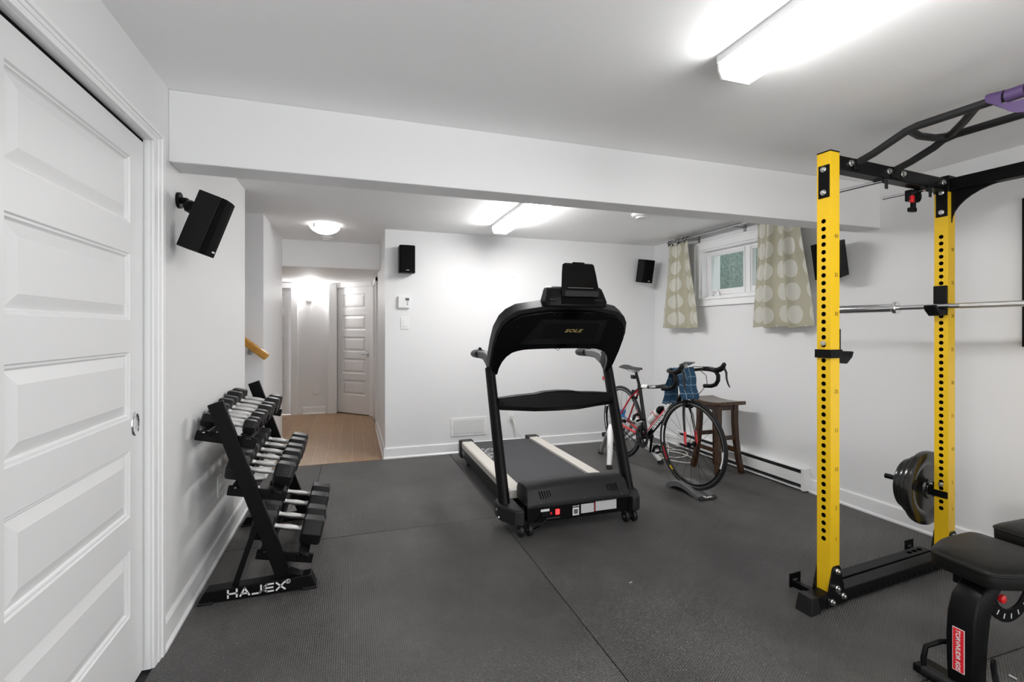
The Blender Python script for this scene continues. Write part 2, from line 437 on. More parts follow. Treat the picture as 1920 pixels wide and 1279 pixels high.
# ceiling: main slab, hall part; stair void left open at X < -.84, Y 3.76..4.5
b = MB(); b.box(-.84, 3.5, RY-.15, 5.75, CZ, CZ+.1); b.box(-3.3, -.84, RY-.15, 3.70, CZ, CZ+.1); b.box(-3.3, -.84, 4.60, 5.75, CZ, CZ+.1)
struct('ceiling', b, 'ceil')
b = MB(); b.loft([[(-.84, 3.64, 2.32), (-2.9, 3.64, 3.6), (-2.9, 3.64, 3.7), (-.84, 3.64, 2.42)], [(-.84, 4.62, 2.32), (-2.9, 4.62, 3.6), (-2.9, 4.62, 3.7), (-.84, 4.62, 2.42)]])
struct('ceiling_stairs', b, 'ceil')
# left wall with pocket door opening
b = MB(); b.box(-.82, LX, RY, DY0-.019, -.01, CZ); b.box(-.82, LX, DY0-.019, DY1+.019, DZ+.017, CZ); b.box(-.82, LX, DY1+.019, 3.765, -.01, CZ)
struct('wall_left', b, 'wall')
# rear wall left out: plain bright sky adds fill light from behind the camera
b = MB(); b.box(.31, RX+.15, BY, BY+.12, -.01, CZ); struct('wall_back', b, 'wall')
# right wall with window hole
WY0, WY1, WZ0, WZ1 = 2.98, 4.03, 1.555, 2.045
b = MB(); b.box(RX, RX+.24, RY, WY0, -.01, CZ); b.box(RX, RX+.24, WY1, BY, -.01, CZ); b.box(RX, RX+.24, WY0, WY1, -.01, WZ0); b.box(RX, RX+.24, WY0, WY1, WZ1, CZ)
struct('wall_right', b, 'wall')
# boxed beam across the ceiling
b = MB(); b.box(LX, RX, 2.285, 2.445, 1.928, CZ); o = struct('ceiling_beam', b, 'wall', bevel=.004)
# stairwell stub and hall walls
b = MB(); b.box(-2.9, LX, 4.51, 4.63, -.01, CZ+1.2); b.box(-.82, LX, 4.63, 5.66, -.01, CZ); struct('wall_stairs', b, 'wall')
b = MB(); b.box(-2.9, -.82, 3.64, 3.765, -.01, CZ+1.2); struct('wall_stair_side', b, 'wall')
b = MB(); b.box(-3.0, -2.9, 3.6, 4.7, -.01, 3.8); struct('wall_stair_end', b, 'wall')
b = MB(); b.box(-2.2, .31, 5.66, 5.80, 1.925, CZ, None); b.box(-2.2, .43, 5.80, 7.95, 1.945, 2.0); struct('ceiling_hall', b, 'ceil', bevel=.008)
b = MB(); b.box(.31, .43, BY+.12, 6.28, -.01, CZ); b.box(.31, .43, 6.28, 7.02, 1.90, 2.0); b.box(.31, .43, 7.02, 7.95, -.01, 2.0); struct('wall_hall_right', b, 'wall')
b = MB(); b.box(-.75, -.20, 7.72, 7.84, -.01, 1.96); b.box(-2.2, -1.62, 7.72, 7.84, -.01, 1.96); b.box(-1.62, -.75, 7.72, 7.84, 1.88, 1.96); b.box(-.20, .43, 7.80, 7.92, -.01, 1.96)
struct('wall_hall_back', b, 'wall')
b = MB(); b.box(-2.3, -2.2, 4.63, 7.95, -.01, 2.3); struct('wall_hall_left', b, 'wall')

# baseboards (board, rounded top and shoe strip)
def baseboard(name, p0, p1, nrm, h=.105):
    p0, p1, n = Vector((*p0, 0)), Vector((*p1, 0)), Vector((*nrm, 0))
    prof = [(0, 0), (.022, 0), (.022, .010), (.013, .020), (.013, h-.008), (.009, h), (0, h)]
    b = MB(); b.loft([[p + n*a + Vector((0, 0, z)) for a, z in prof] for p in (p0, p1)])
    return struct(name, b, 'trim', sharp=25)
baseboard('baseboard_left', (LX, 2.195), (LX, 3.765), (1, 0))
baseboard('baseboard_stairs', (-2.0, 4.51), (LX-.0, 4.51), (0, -1))
baseboard('baseboard_hall_left', (LX, 4.50), (LX, 5.66), (1, 0))
baseboard('baseboard_back', (.30, BY), (RX, BY), (0, -1))
baseboard('baseboard_hall_right', (.31, BY-.01), (.31, 6.2), (-1, 0))
baseboard('baseboard_right', (RX, RY), (RX, 2.80), (-1, 0))
baseboard('baseboard_right_far', (RX, 4.32), (RX, BY), (-1, 0))
baseboard('baseboard_hall_back', (-.67, 7.72), (-.36, 7.72), (0, -1))

# pocket door: slab with five raised panels, cup pull, jamb and casing
def panel_slab(b, y0, y1, z0, z1, panels, t, fr, dirn=-1):
    """slab in local x (thickness) y z, panelled face at x=0 looking to +x"""
    ys = [y0, y0+fr, y1-fr, y1]
    b.box(-t, -.014, y0, y1, z0, z1)
    zs = [z0]
    for a, c in panels: zs += [a, c]
    zs.append(z1)
    for i in range(0, len(zs), 2): b.box(-.014, 0, y0, y1, zs[i], zs[i+1])
    for a, c in panels:
        b.box(-.014, 0, y0, y0+fr, a, c); b.box(-.014, 0, y1-fr, y1, a, c)
        # stepped moulding round the panel, then bevelled raised field
        def rect(i, x): return [(x, y0+fr+i, a+i), (x, y1-fr-i, a+i), (x, y1-fr-i, c-i), (x, y0+fr+i, c-i)]
        b.loft([rect(0, 0), rect(.004, -.005), rect(.010, -.005), rect(.012, -.009), rect(.016, -.0125), rect(.050, -.002), rect(.0501, -.0021)], cap=False)
        b.face([b.bm.verts.new(p) for p in rect(.050, -.002)])
pans = [(zc-.115, zc+.115) for zc in (.376, .720, 1.058, 1.397, 1.731)]
b = MB(); panel_slab(b, DY0+.002, DY1-.008, .012, DZ-.013, pans, .038, .108)
b.xf(Matrix.Translation((-.7215, 0, 0)))
d1 = struct('door_1', b, 'doorp', sharp=20)
b = MB(); b.lathe([(.0002, .0006), (.012, .0007), (.021, .0012), (.027, .003), (.030, .0045), (.033, .0035), (.0345, .0)], (-.7213, 2.0, .925), 'x', 32)
for v in b.bm.verts: v.co.z = .918 + (v.co.z-.925)*1.25; v.co.y = 2.03 + (v.co.y-2.0)*.85
h = obj('door_pull', b, 'chrome', d1, world=False); 
# the parent mesh sits at its own origin, so move the child by the inverse
h.location = -Vector(d1.location)
def casing_left():
    b = MB()
    # jamb lining
    b.box(-.80, LX-.001, DY1, DY1+.018, 0, DZ+.016); b.box(-.80, LX-.001, DY0-.018, DY0, 0, DZ+.016); b.box(-.80, LX-.001, DY0-.018, DY1+.018, DZ, DZ+.016)
    prof = [(0, 0), (0, .010), (.030, .012), (.032, .015), (.055, .015), (.057, .020), (.083, .020), (.083, 0)]
    R = []
    for y, z, sy, sz in ((DY1+.003, 0, 1, 0), (DY1+.003, DZ+.003, 1, 1), (DY0-.003, DZ+.003, -1, 1), (DY0-.003, 0, -1, 0)):
        R.append([(LX+h_, y+sy*w, z+sz*w*.5) for w, h_ in prof])
    b.loft(R)
    return struct('trim_1', b, 'trim', sharp=20)
casing_left()
b = MB(); b.box(-.740, -.7245, DY1-.0078, DY1-.0003, .012, DZ-.0005); b.box(-.740, -.7245, DY0, DY1-.0003, DZ-.0128, DZ-.0003); struct('door_gap_shade', b, 'blackmat')   # added dark strips painting the shade in the gap round the slab

# hall doors, casings and corner trims
def slab_door(name, p0, p1, z1, knob_far=True, dark=False):
    p0, p1 = Vector((*p0, 0)), Vector((*p1, 0)); w = (p1-p0).length; d = (p1-p0).normalized(); n = Vector((d.y, -d.x, 0))
    sc = z1/1.94
    b = MB(); panel_slab(b, 0, w, .012, z1-.006, [((zc-.115)*sc, (zc+.115)*sc) for zc in (.405, .733, 1.062, 1.392, 1.718)], .035, .10)
    mtx = Matrix((n, d, Vector((0, 0, 1)))).transposed().to_4x4(); mtx.translation = p0
    b.xf(mtx); o = struct(name, b, 'doorp', sharp=20)
    k = MB(); q = p0 + d*(w-.06 if knob_far else .06) + Vector((0, 0, .92*sc)); k.cyl(q, q+n*.012, .026, n=20); k.cyl(q+n*.012, q+n*.05, .009, n=10)
    k.tube([q+n*.05, q+n*.055 - d*.05*(1 if knob_far else -1), q+n*.045 - d*.11*(1 if knob_far else -1)], .008, 8)
    kk = obj('door_handle', k, 'chrome', o, world=False); kk.location = -Vector(o.location)
    return o
slab_door('door_2', (-.195, 7.735), (.265, 7.265), 1.885, True)
slab_door('door_3', (-1.62, 7.76), (-.83, 7.76), 1.87, False)
b = MB()
b.box(-.835, -.745, 7.69, 7.72, 0, 1.925); b.box(-1.70, -1.61, 7.69, 7.72, 0, 1.925); b.box(-1.61, -.835, 7.69, 7.72, 1.855, 1.925)
struct('trim_2', b, 'trim', bevel=.003)
b = MB(); b.box(-.335, -.215, 7.66, 7.75, 0, 1.925); b.box(-.318, -.30, 7.645, 7.665, 0, 1.925); struct('trim_3', b, 'trim', bevel=.003)
b = MB(); b.bar((.262, 7.275, .945), (.345, 7.19, .945), .05, 1.89); b.bar((.345, 7.19, .945), (.31, 7.02, .945), .03, 1.89); struct('trim_4', b, 'trim', bevel=.003)
b = MB(); b.bar((-.21, 7.74, 1.91), (.30, 7.22, 1.91), .06, .07); struct('trim_5', b, 'trim', bevel=.003)
b = MB(); b.box(.285, .312, 6.20, 6.285, 0, 1.90); b.box(.285, .312, 7.02, 7.10, 0, 1.90); b.box(.285, .312, 6.20, 7.10, 1.85, 1.925); struct('trim_6', b, 'trim', bevel=.003)
b = MB(); b.box(.36, .40, 6.285, 7.02, .01, 1.86); struct('door_4', b, 'doorp')
# stairs up to the left
b = MB()
for i in range(9): b.box(-.86-.25*(i+1), -.86-.25*i + .02, 3.766, 4.509, .185*(i+1)-.03, .185*(i+1)); b.box(-.86-.25*(i+1), -.86-.25*i, 3.766, 4.509, 0 if i == 0 else .185*i - .03, .185*(i+1)-.03)
struct('stairs', b, 'trim')
b = MB(); b.box(-.86, -.635, 3.766, 3.95, 0, .105); struct('trim_7', b, 'trim', bevel=.004)

# window in the right wall: casing, frame, two sashes with panes, crank
b = MB()
def rect_frame(b, x0, x1, y0, y1, z0, z1, w, wb=None):
    wb = wb or w
    b.box(x0, x1, y0, y0+w, z0, z1); b.box(x0, x1, y1-w, y1, z0, z1); b.box(x0, x1, y0+w, y1-w, z0, z0+wb); b.box(x0, x1, y0+w, y1-w, z1-w, z1)
rect_frame(b, RX-.018, RX, WY0-.07, WY1+.075, WZ0-.068, WZ1+.07, .072)
rect_frame(b, RX-.026, RX-.012, WY0-.075, WY1+.08, WZ0-.073, WZ1+.075, .02)
b.box(RX-.03, RX+.10, WY0-.0, WY1, WZ0-.012, WZ0+.002)
rect_frame(b, RX+.002, RX+.16, WY0, WY1, WZ0, WZ1, .018)
win = struct('window_1', b, 'trim', bevel=.002)
def child_of_struct(name, b, m, par, **k):
    o = obj(name, b, m, par, world=False, **k); o.location = -Vector(par.location); return o
for y0, y1 in ((3.50, 4.012), (2.998, 3.485)):
    b = MB(); rect_frame(b, RX+.07, RX+.115, y0, y1, WZ0+.02, WZ1-.02, .045, .07); rect_frame(b, RX+.060, RX+.08, y0+.02, y1-.02, WZ0+.035, WZ1-.035, .012)
    s_ = child_of_struct('window_frame', b, 'trim', win, bevel=.002)
    b = MB(); b.box(RX+.088, RX+.092, y0+.04, y1-.04, WZ0+.06, WZ1-.06); g = obj('window_pane', b, 'glass', s_, world=False)
b = MB(); b.box(RX+.072, RX+.11, 3.484, 3.502, WZ0+.015, WZ1-.015); child_of_struct('mullion', b, 'trim', win)
b = MB(); b.tube([(RX+.04, 3.93, WZ0+.01), (RX+.03, 3.915, WZ0+.07), (RX+.03, 3.87, WZ0+.09), (RX+.035, 3.83, WZ0+.06), (RX+.03, 3.81, WZ0+.012)], .011, 10)
b.box(RX+.02, RX+.06, 3.80, 3.96, WZ0+.002, WZ0+.016); child_of_struct('window_crank', b, 'trim', win, bevel=.002)
# what stands outside: window well ledge and green woven screen on the fence
b = MB(); b.box(RX+.24, 6.2, 1.0, 6.5, 1.40, 1.60); struct('ground', b, mat('pale_gravel', (.62, .62, .60), .9, bump=1., bscale=60))
b = MB(); b.box(5.0, 5.06, 1.2, 7.2, 1.60, 3.3); o = obj('fence_screen', b, 'hedge'); set_props(o, 'green woven privacy screen standing outside the small window', 'fence')

# ================================================================== rubber mats
def rmat(x0, x1, y0, y1, label):
    b = MB(); b.box(x0+.0025, x1-.0025, y0+.0025, y1-.0025, -.010, 0); o = obj('rubber_mat', b, 'mat', bevel=.0015, seg=1)
    set_props(o, label, 'floor mat', 'black rubber floor mats')
XS, YS = .935, 3.09
rmat(LX, XS, RY, YS, 'large black rubber mat under the near dumbbell rack foot, reaching the pocket door')
rmat(LX, -.26, YS, BY-.01, 'narrow black rubber mat strip along the wall under the far end of the dumbbell rack')
rmat(-.26, XS, YS, BY-.01, 'black rubber mat between the wood floor and the left side of the treadmill')
rmat(XS, RX, 1.17, BY-.01, 'large black rubber mat under treadmill, bicycle and yellow power rack')
rmat(XS, RX, RY, 1.17, 'black rubber mat under the black weight bench in the near right corner')

b = MB(); b.box(-.009, .009, -.002, .002, 0, .0015, None); b.xf(Matrix.Translation((1.31, 2.08, 0)) @ Matrix.Rotation(.25, 4, 'Z')); o = obj('paper_scrap', b, 'white'); set_props(o, 'tiny white scrap lying on the black mat in front of the treadmill', 'scrap')
# ================================================================== fixtures on walls and ceiling
def plate(name, label, cat, c, axis, w, h, group=None, kind='outlet'):
    """wall plate centred c; axis 'x+' faces +x, 'y-' faces -y"""
    t = thing(name, label, cat, c, 0, group, local=True)
    ax = {'x+': Matrix.Rotation(radians(90), 4, 'Z'), 'y-': Matrix.Identity(4), 'x-': Matrix.Rotation(radians(-90), 4, 'Z')}[axis]
    b = MB(); b.box(-w/2, w/2, -.006, 0, -h/2, h/2).xf(ax); obj('cover_plate', b, 'white', t, bevel=.002, world=False)
    if kind == 'outlet':
        for s in (-1, 1):
            b = MB(); b.box(-.017, .017, -.0085, -.006, s*.02-.014, s*.02+.014).xf(ax); obj('socket', b, 'white', t, bevel=.003, world=False)
    else:
        b = MB(); b.box(-.017, .017, -.010, -.006, -.035, .035).xf(ax); obj('rocker', b, 'white', t, bevel=.002, world=False)
    return t
plate('wall_outlet', 'white wall outlet low on the left wall behind the dumbbell rack', 'outlet', (LX, 3.07, .38), 'x+', .075, .115)
plate('wall_outlet', 'white wall outlet low on the hall end wall below the lit sconce', 'outlet', (-.505, 7.72, .355), 'y-', .08, .13)
plate('wall_outlet', 'white wall outlet behind the treadmill with the cord plugged in', 'outlet', (1.59, BY, .35), 'y-', .075, .115)
plate('light_switch', 'white dimmer light switch below the thermostat', 'switch', (.496, BY, 1.312), 'y-', .076, .118, kind='switch')
t = thing('thermostat', 'white wall thermostat with small grey screen under the black speaker', 'thermostat', (.488, BY, 1.517), local=True)
b = MB(); b.box(-.056, .056, -.028, 0, -.058, .058); obj('housing', b, 'white', t, bevel=.004, world=False)
b = MB(); b.box(.012, .048, -.0295, -.027, .014, .040); obj('display', b, 'grey', t, world=False)
for dz in (-.004, -.022):
    b = MB(); b.cyl((.032, -.028, dz), (.032, -.031, dz), .005, n=12); obj('button', b, 'dgrey', t, world=False)
t = thing('floor_vent', 'white pierced wall register just above the baseboard left of treadmill', 'vent', (1.136, BY, .17), local=True)
b = MB(); b.box(-.187, .187, -.008, 0, 0, .185); obj('frame', b, 'white', t, bevel=.003, world=False)
b = MB(); b.box(-.158, .158, -.0105, -.006, .024, .161); obj('grille', b, 'grille', t, world=False)
for sx in (-.172, .172):
    b = MB(); b.cyl((sx, -.007, .092), (sx, -.0105, .092), .004, n=10); obj('screw', b, 'lgrey', t, world=False)
# small nail hole mark on back wall
b = MB(); b.cyl((1.62, BY, 1.80), (1.62, BY-.006, 1.80), .003, n=8); o = obj('wall_nail', b, 'lgrey'); set_props(o, 'tiny nail left in the bare back wall above the treadmill', 'nail')

# strip lights
def strip(name, label, x0, x1, y0, y1, lm='lamp'):
    t = thing(name, label, 'ceiling light', ((x0+x1)/2, (y0+y1)/2, CZ), local=True)
    w, l = (x1-x0)/2, (y1-y0)/2
    b = MB(); b.box(-w-.003, w+.003, -l+.004, l-.004, -.026, 0); obj('housing', b, 'white', t, world=False)
    prof = [(-w, -.026), (-w+.003, -.055), (-w+.016, -.080), (w-.016, -.080), (w-.003, -.055), (w, -.026)]
    b = MB(); b.prism([(x, z) for x, z in prof], 'y', -l+.006, l-.006); obj('diffuser', b, lm, t, world=False, bevel=.004)
    for s in (-1, 1):
        b = MB(); b.prism([(-w-.004, 0), (-w-.004, -.026)] + [(x*1.015, z*1.02) for x, z in prof] + [(w+.004, -.026), (w+.004, 0)], 'y', s*l-.004, s*l+.004); obj('end_cap', b, 'white', t, world=False)
strip('strip_light', 'long strip light on the ceiling right in front of the beam', 1.235, 1.385, .17, 1.395)
strip('strip_light', 'strip light on the far ceiling between beam and treadmill', 1.235, 1.385, 3.08, 4.29, 'lamp2')
# flush bowl lamp, smoke alarms, sconce
t = thing('flush_lamp', 'frosted glass bowl lamp with clips on the hall ceiling', 'ceiling light', (-.23, 4.78, CZ), local=True)
b = MB(); b.lathe([(.001, -.001), (.10, -.001), (.10, -.02), (.001, -.02)], n=28); obj('base', b, 'white', t, world=False)
b = MB(); b.lathe([(.134, -.020), (.130, -.034), (.105, -.060), (.062, -.082), (.001, -.090), (.001, -.086), (.062, -.077), (.102, -.055), (.127, -.028)], n=36); obj('bowl', b, 'glow_bowl', t, world=False)
for a in (radians(-130), radians(-10), radians(110)):
    b = MB(); b.bar((.132*cos(a), .132*sin(a), -.01), (.136*cos(a), .136*sin(a), -.045), .022, .004, up=(cos(a), sin(a), 0)); obj('clip', b, 'chrome', t, world=False)
for nm, lab, c, r in (('smoke_alarm', 'round white smoke alarm on the ceiling next to the beam', (2.31, 3.50, CZ), .085), ('smoke_alarm', 'small round white alarm on the ceiling behind the bowl lamp', (-.245, 5.40, CZ), .065)):
    t = thing(nm, lab, 'smoke alarm', c, local=True)
    b = MB(); b.lathe([(.001, 0), (r, 0), (r, -.012), (r*.86, -.024), (r*.62, -.026), (.001, -.026)], n=32); obj('base', b, 'white', t, world=False)
    b = MB(); b.lathe([(.001, -.026), (r*.58, -.026), (r*.56, -.033), (r*.5, -.04), (.001, -.042)], n=32); obj('cap', b, 'white', t, world=False)
t = thing('wall_sconce', 'lit white wall sconce at the end of the hall', 'wall lamp', (-.545, 7.72, 1.72), local=True)
b = MB(); b.lathe([(.002, -.075), (.045, -.07), (.066, .0), (.070, .085), (.066, .085), (.062, 0), (.042, -.064), (.002, -.069)], axis='z', n=20, a0=pi, a1=2*pi)
b.xf(Matrix.Translation((-.035, -.012, .065))); obj('shade', b, 'lampsc', t, world=False)
b = MB(); b.box(-.085, -.01, -.03, 0, -.045, .02); b.cyl((.012, -.03, -.03), (.012, -.03, .02), .014, n=12); obj('wall_mount', b, 'white', t, world=False)
# handrail
t = thing('stair_handrail', 'varnished yellowish wood handrail on the stair wall', 'handrail', (-.75, 4.44, 1.05), local=False)
b = MB(); b.bar((-1.5, 4.445, 1.70), (-.662, 4.445, 1.018), .045, .06); obj('rail', b, 'oak', t, bevel=.012, seg=3)
for x in (-.80, -1.30):
    z = 1.018 + (-.662-x)*.814
    b = MB(); b.tube([(x, 4.51, z-.07), (x, 4.47, z-.08), (x, 4.445, z-.03)], .008, 8); b.cyl((x, 4.51, z-.07), (x, 4.503, z-.07), .022, n=14); obj('bracket', b, 'alu', t)
# baseboard heater
t = thing('baseboard_heater', 'white electric baseboard heater along the right wall behind the stool', 'heater', (RX, 3.56, 0), local=False)
HY0, HY1 = 2.80, 4.32
b = MB(); b.box(RX-.012, RX, HY0+.02, HY1-.02, .012, .175); b.prism([(RX-.012, .165), (RX-.012, .178), (RX-.05, .168), (RX-.05, .163)], 'y', HY0+.02, HY1-.02); obj('back_panel', b, 'white', t)
b = MB(); b.prism([(RX-.052, .055), (RX-.058, .055), (RX-.060, .135), (RX-.054, .137)], 'y', HY0+.02, HY1-.02); obj('front_panel', b, 'white', t)
b = MB(); b.box(RX-.048, RX-.015, HY0+.02, HY1-.02, .03, .15); obj('heating_fins', b, 'dgrey', t)
b = MB(); b.box(RX-.055, RX-.012, HY0+.02, HY1-.02, .012, .022); obj('bottom_lip', b, 'white', t)
for y in (HY0, HY1-.025):
    b = MB(); b.box(RX-.066, RX, y, y+.03, .008, .180); obj('end_cap', b, 'white', t, bevel=.004)
# dark framed board at the right edge
t = thing('framed_board', 'tall dark framed board on the right wall cut by the photo edge', 'framed board', (RX, 1.10, 1.16), local=False)
b = MB(); rect_frame(b, RX-.03, RX, .66, 1.553, 1.16, 1.935, .022); obj('frame', b, 'black', t, bevel=.002)
b = MB(); b.box(RX-.018, RX-.004, .67, 1.54, 1.175, 1.925); obj('panel', b, 'screen', t)

# curtains on a double rod
t = thing('curtain_rod', 'brushed metal double curtain rod above the small window', 'curtain rod', (RX, 3.5, 2.17), local=False)
for x, z in ((3.225, 2.172), (3.275, 2.190)):
    b = MB(); b.cyl((x, 4.36, z), (x, 2.62, z), .011, n=14); obj('rod', b, 'alu', t)
for y in (4.05, 2.72, 3.45):
    b = MB(); b.box(3.215, RX, y-.006, y+.006, 2.158, 2.168); b.box(RX-.006, RX, y-.015, y+.015, 2.13, 2.19); obj('bracket', b, 'alu', t)
for y in (4.37, 2.61):
    b = MB(); b.lathe([(.001, -.02), (.014, -.015), (.018, 0), (.014, .015), (.001, .02)], (3.225, y, 2.172), 'y', 16); obj('finial', b, 'alu', t)
def curtain(label, yt0, yt1, yb0, yb1, ztop, zbot, nf, amp, ph):
    w = .50
    root = thing('curtain', label, 'curtain', (3.225, (yb0+yb1)/2, zbot), local=False)
    def fn(u, v):
        y0 = yt0 + (yb0-yt0)*v; y1 = yt1 + (yb1-yt1)*v; y = y0 + (y1-y0)*u
        a = amp*(.75+.5*v)
        x = 3.222 + a*sin(2*pi*nf*u+ph) + .35*a*sin(2*pi*nf*2.1*u+1.3*ph+v) + (.012*sin(5*v+4*u))
        y += .012*cos(2*pi*nf*u+ph)*(.6+v)
        return Vector((x, y, ztop + (zbot-ztop)*v + .006*sin(2*pi*nf*u)*v))
    b = MB(); b.sheet(fn, 90, 40, lambda u, v: (u*.80, v*(ztop-zbot))); obj('cloth', b, 'curtain', root, sharp=180, solid=.0025)
    b = MB(); b.sheet(lambda u, v: fn(u, .985+.015*v) + Vector((-.003, 0, 0)), 90, 1, lambda u, v: (u*.8+.1, 0)); obj('hem', b, 'curtain', root, sharp=180, solid=.003)
    for i in range(6):
        u = (i+.5)/6; p = fn(u, 0); c = Vector((3.225, p.y, 2.172))
        b = MB(); b.torus(c, (.15, 1, .1*(-1)**i), .019, .0028, 20, 6); b.box(p.x-.004, p.x+.004, p.y-.006, p.y+.006, p.z-.01, 2.155); obj('curtain_ring', b, 'dgrey', root)
curtain('beige curtain with pale dots left of the small window', 4.40, 4.04, 4.49, 3.895, 2.145, 1.268, 2.6, .024, 2.2)
curtain('beige curtain with pale dots right of the small window, half behind the beam', 3.19, 2.80, 3.225, 2.70, 2.145, 1.268, 2.4, .026, 0.4)

# bookshelf speakers
def speaker(label, c, rotm, w=.15, d=.11, h=.25, mount=None):
    t = thing('wall_speaker', label, 'speaker', c, 0, 'black wall speakers', local=True)
    R = rotm.to_4x4()
    b = MB(); b.box(-w/2, w/2, -d/2+.022, d/2, -h/2, h/2).xf(R); obj('cabinet', b, 'blackpl', t, bevel=.004, world=False)
    b = MB(); b.prism([(-w/2, -d/2+.021), (-w/2+.012, -d/2+.002), (0, -d/2-.005), (w/2-.012, -d/2+.002), (w/2, -d/2+.021)], 'z', -h/2, h/2).xf(R); obj('grille', b, 'blackmat', t, bevel=.002, world=False)
    b = MB(); b.box(-.016, .016, -d/2-.0065, -d/2-.003, -h/2+.018, -h/2+.025).xf(R); obj('badge', b, 'chrome', t, bevel=.001, world=False)
    b = MB(); m = Vector(mount)-Vector(c); p = R @ Vector((0, d/2, .03)); n = Vector((0, 1, 0)) if abs(mount[1]-BY) < .02 else Vector((1 if mount[0] > 0 else -1, 0, 0))
    b.cyl(m, m-n*.012, .034, n=20); b.tube([m, m-n*.03, (m-n*.03+p)/2, p], [.014, .014, .018, .016], 10); b.lathe([(.001, -.03), (.024, -.018), (.03, 0), (.024, .018), (.001, .03)], (m-n*.03+p)/2, 'z', 14)
    obj('wall_bracket', b, 'black', t, world=False)
    return t
RXm = lambda a: Matrix.Rotation(radians(a), 3, 'X'); RZm = lambda a: Matrix.Rotation(radians(a), 3, 'Z')
# local speaker faces -y; yaw then pitch forward
speaker('black speaker tilted down on the left wall beside the pocket door', (-.575, 2.335, 1.690), RZm(86) @ RXm(20), .125, .11, .245, (LX, 2.40, 1.80))
speaker('black speaker flat on the back wall above the thermostat', (.508, 4.80-.012-.05, 1.925), RZm(2) @ RXm(0), .150, .11, .262, (.508, BY, 1.95))
speaker('small black speaker high in the back right corner beside the curtain', (3.14, 4.68, 1.905), RZm(14) @ RXm(10), .155, .12, .255, (3.16, BY, 1.95))
speaker('black speaker tilted down on the right wall behind the yellow upright', (3.20, 2.53, 1.74), RZm(-78) @ RXm(14), .17, .14, .25, (RX, 2.56, 1.80))
# ================================================================== dumbbell rack
YN, YF = 2.55, 3.47
rk = thing('dumbbell_rack', 'black three-tier dumbbell rack with white lettering on its foot by the left wall', 'dumbbell rack', (-.42, (YN+YF)/2, 0))
TILT = radians(13)
TIERS = [(-.555, .765), (-.425, .497), (-.305, .180)]    # tray centre x, z
for y, s in ((YN, -1), (YF, 1)):
    b = MB(); b.bar((-.595, y, .912), (-.302, y, .055), .026, .066, up=(1, 0, .34)); obj('upright', b, 'black', rk, bevel=.003)
    b = MB(); b.bar((-.425, y, .33), (-.515, y, .055), .022, .024, up=(1, 0, 0)); obj('brace', b, 'black', rk, bevel=.002)
    b = MB(); b.prism([(-.655, .004), (-.655, .018), (-.632, .058), (-.185, .068), (-.165, .018), (-.165, .004)], 'y', y-.034, y+.034)
    f = obj('foot', b, 'black', rk, bevel=.004)
    for x in (-.63, -.19):
        b = MB(); b.box(x-.032, x+.032, y-.040, y+.040, 0, .012); obj('foot_pad', b, 'rubhead', f, bevel=.003)
    b = MB(); b.bar((-.30, y, .10), (-.225, y, .062), .05, .012, up=(.3, 0, 1)); obj('gusset', b, 'black', rk, bevel=.002)
for x, z in TIERS:
    for dx in (-.088, .088):
        c, s = cos(TILT), sin(TILT)
        px, pz = x + dx*c, z - dx*s
        b = MB(); b.bar((px, YN-.012, pz), (px, YF+.012, pz), .052, .004, up=(s + (.5 if dx > 0 else -.5), 0, c)); b.bar((px-.024*(1 if dx > 0 else -1), YN-.012, pz-.014), (px-.024*(1 if dx > 0 else -1), YF+.012, pz-.014), .004, .028); obj('tray_rail', b, 'black', rk, bevel=.001)
    for y in (YN, YF):
        b = MB(); b.bar((x-.125, y+(.02 if y == YN else -.02), z+.125*sin(TILT)-.028), (x+.125, y+(.02 if y == YN else -.02), z-.125*sin(TILT)-.028), .014, .046); br = obj('tray_bracket', b, 'black', rk, bevel=.003)
        for dx in (-.09, .09):
            b = MB(); yy = y+(.012 if y == YN else -.012); b.lathe([(.001, -.006), (.009, -.004), (.009, .0), (.001, .001)], (x+dx, yy, z-dx*sin(TILT)-.006), 'z', 12); obj('bolt', b, 'bolt', br)
stroke_text('lettering', 'HAJEX', .033, .036, .0145, .0075, frame_m((-.418, YN-.0352, .036), (1, 0, .012), (0, 0, 1)), 'whitelet', rk)
b = MB(); b.ring((-.285, YN-.0352, .054), (0, 1, 0), .0085, .0105, .001, 20); b.bar((-.288, YN-.0352, .048), (-.288, YN-.0352, .060), .001, .002, up=(1, 0, 0)); b.bar((-.288, YN-.0352, .059), (-.282, YN-.0352, .057), .001, .002); b.bar((-.287, YN-.0352, .054), (-.282, YN-.0352, .049), .001, .002); obj('registered_mark', b, 'whitelet', rk)

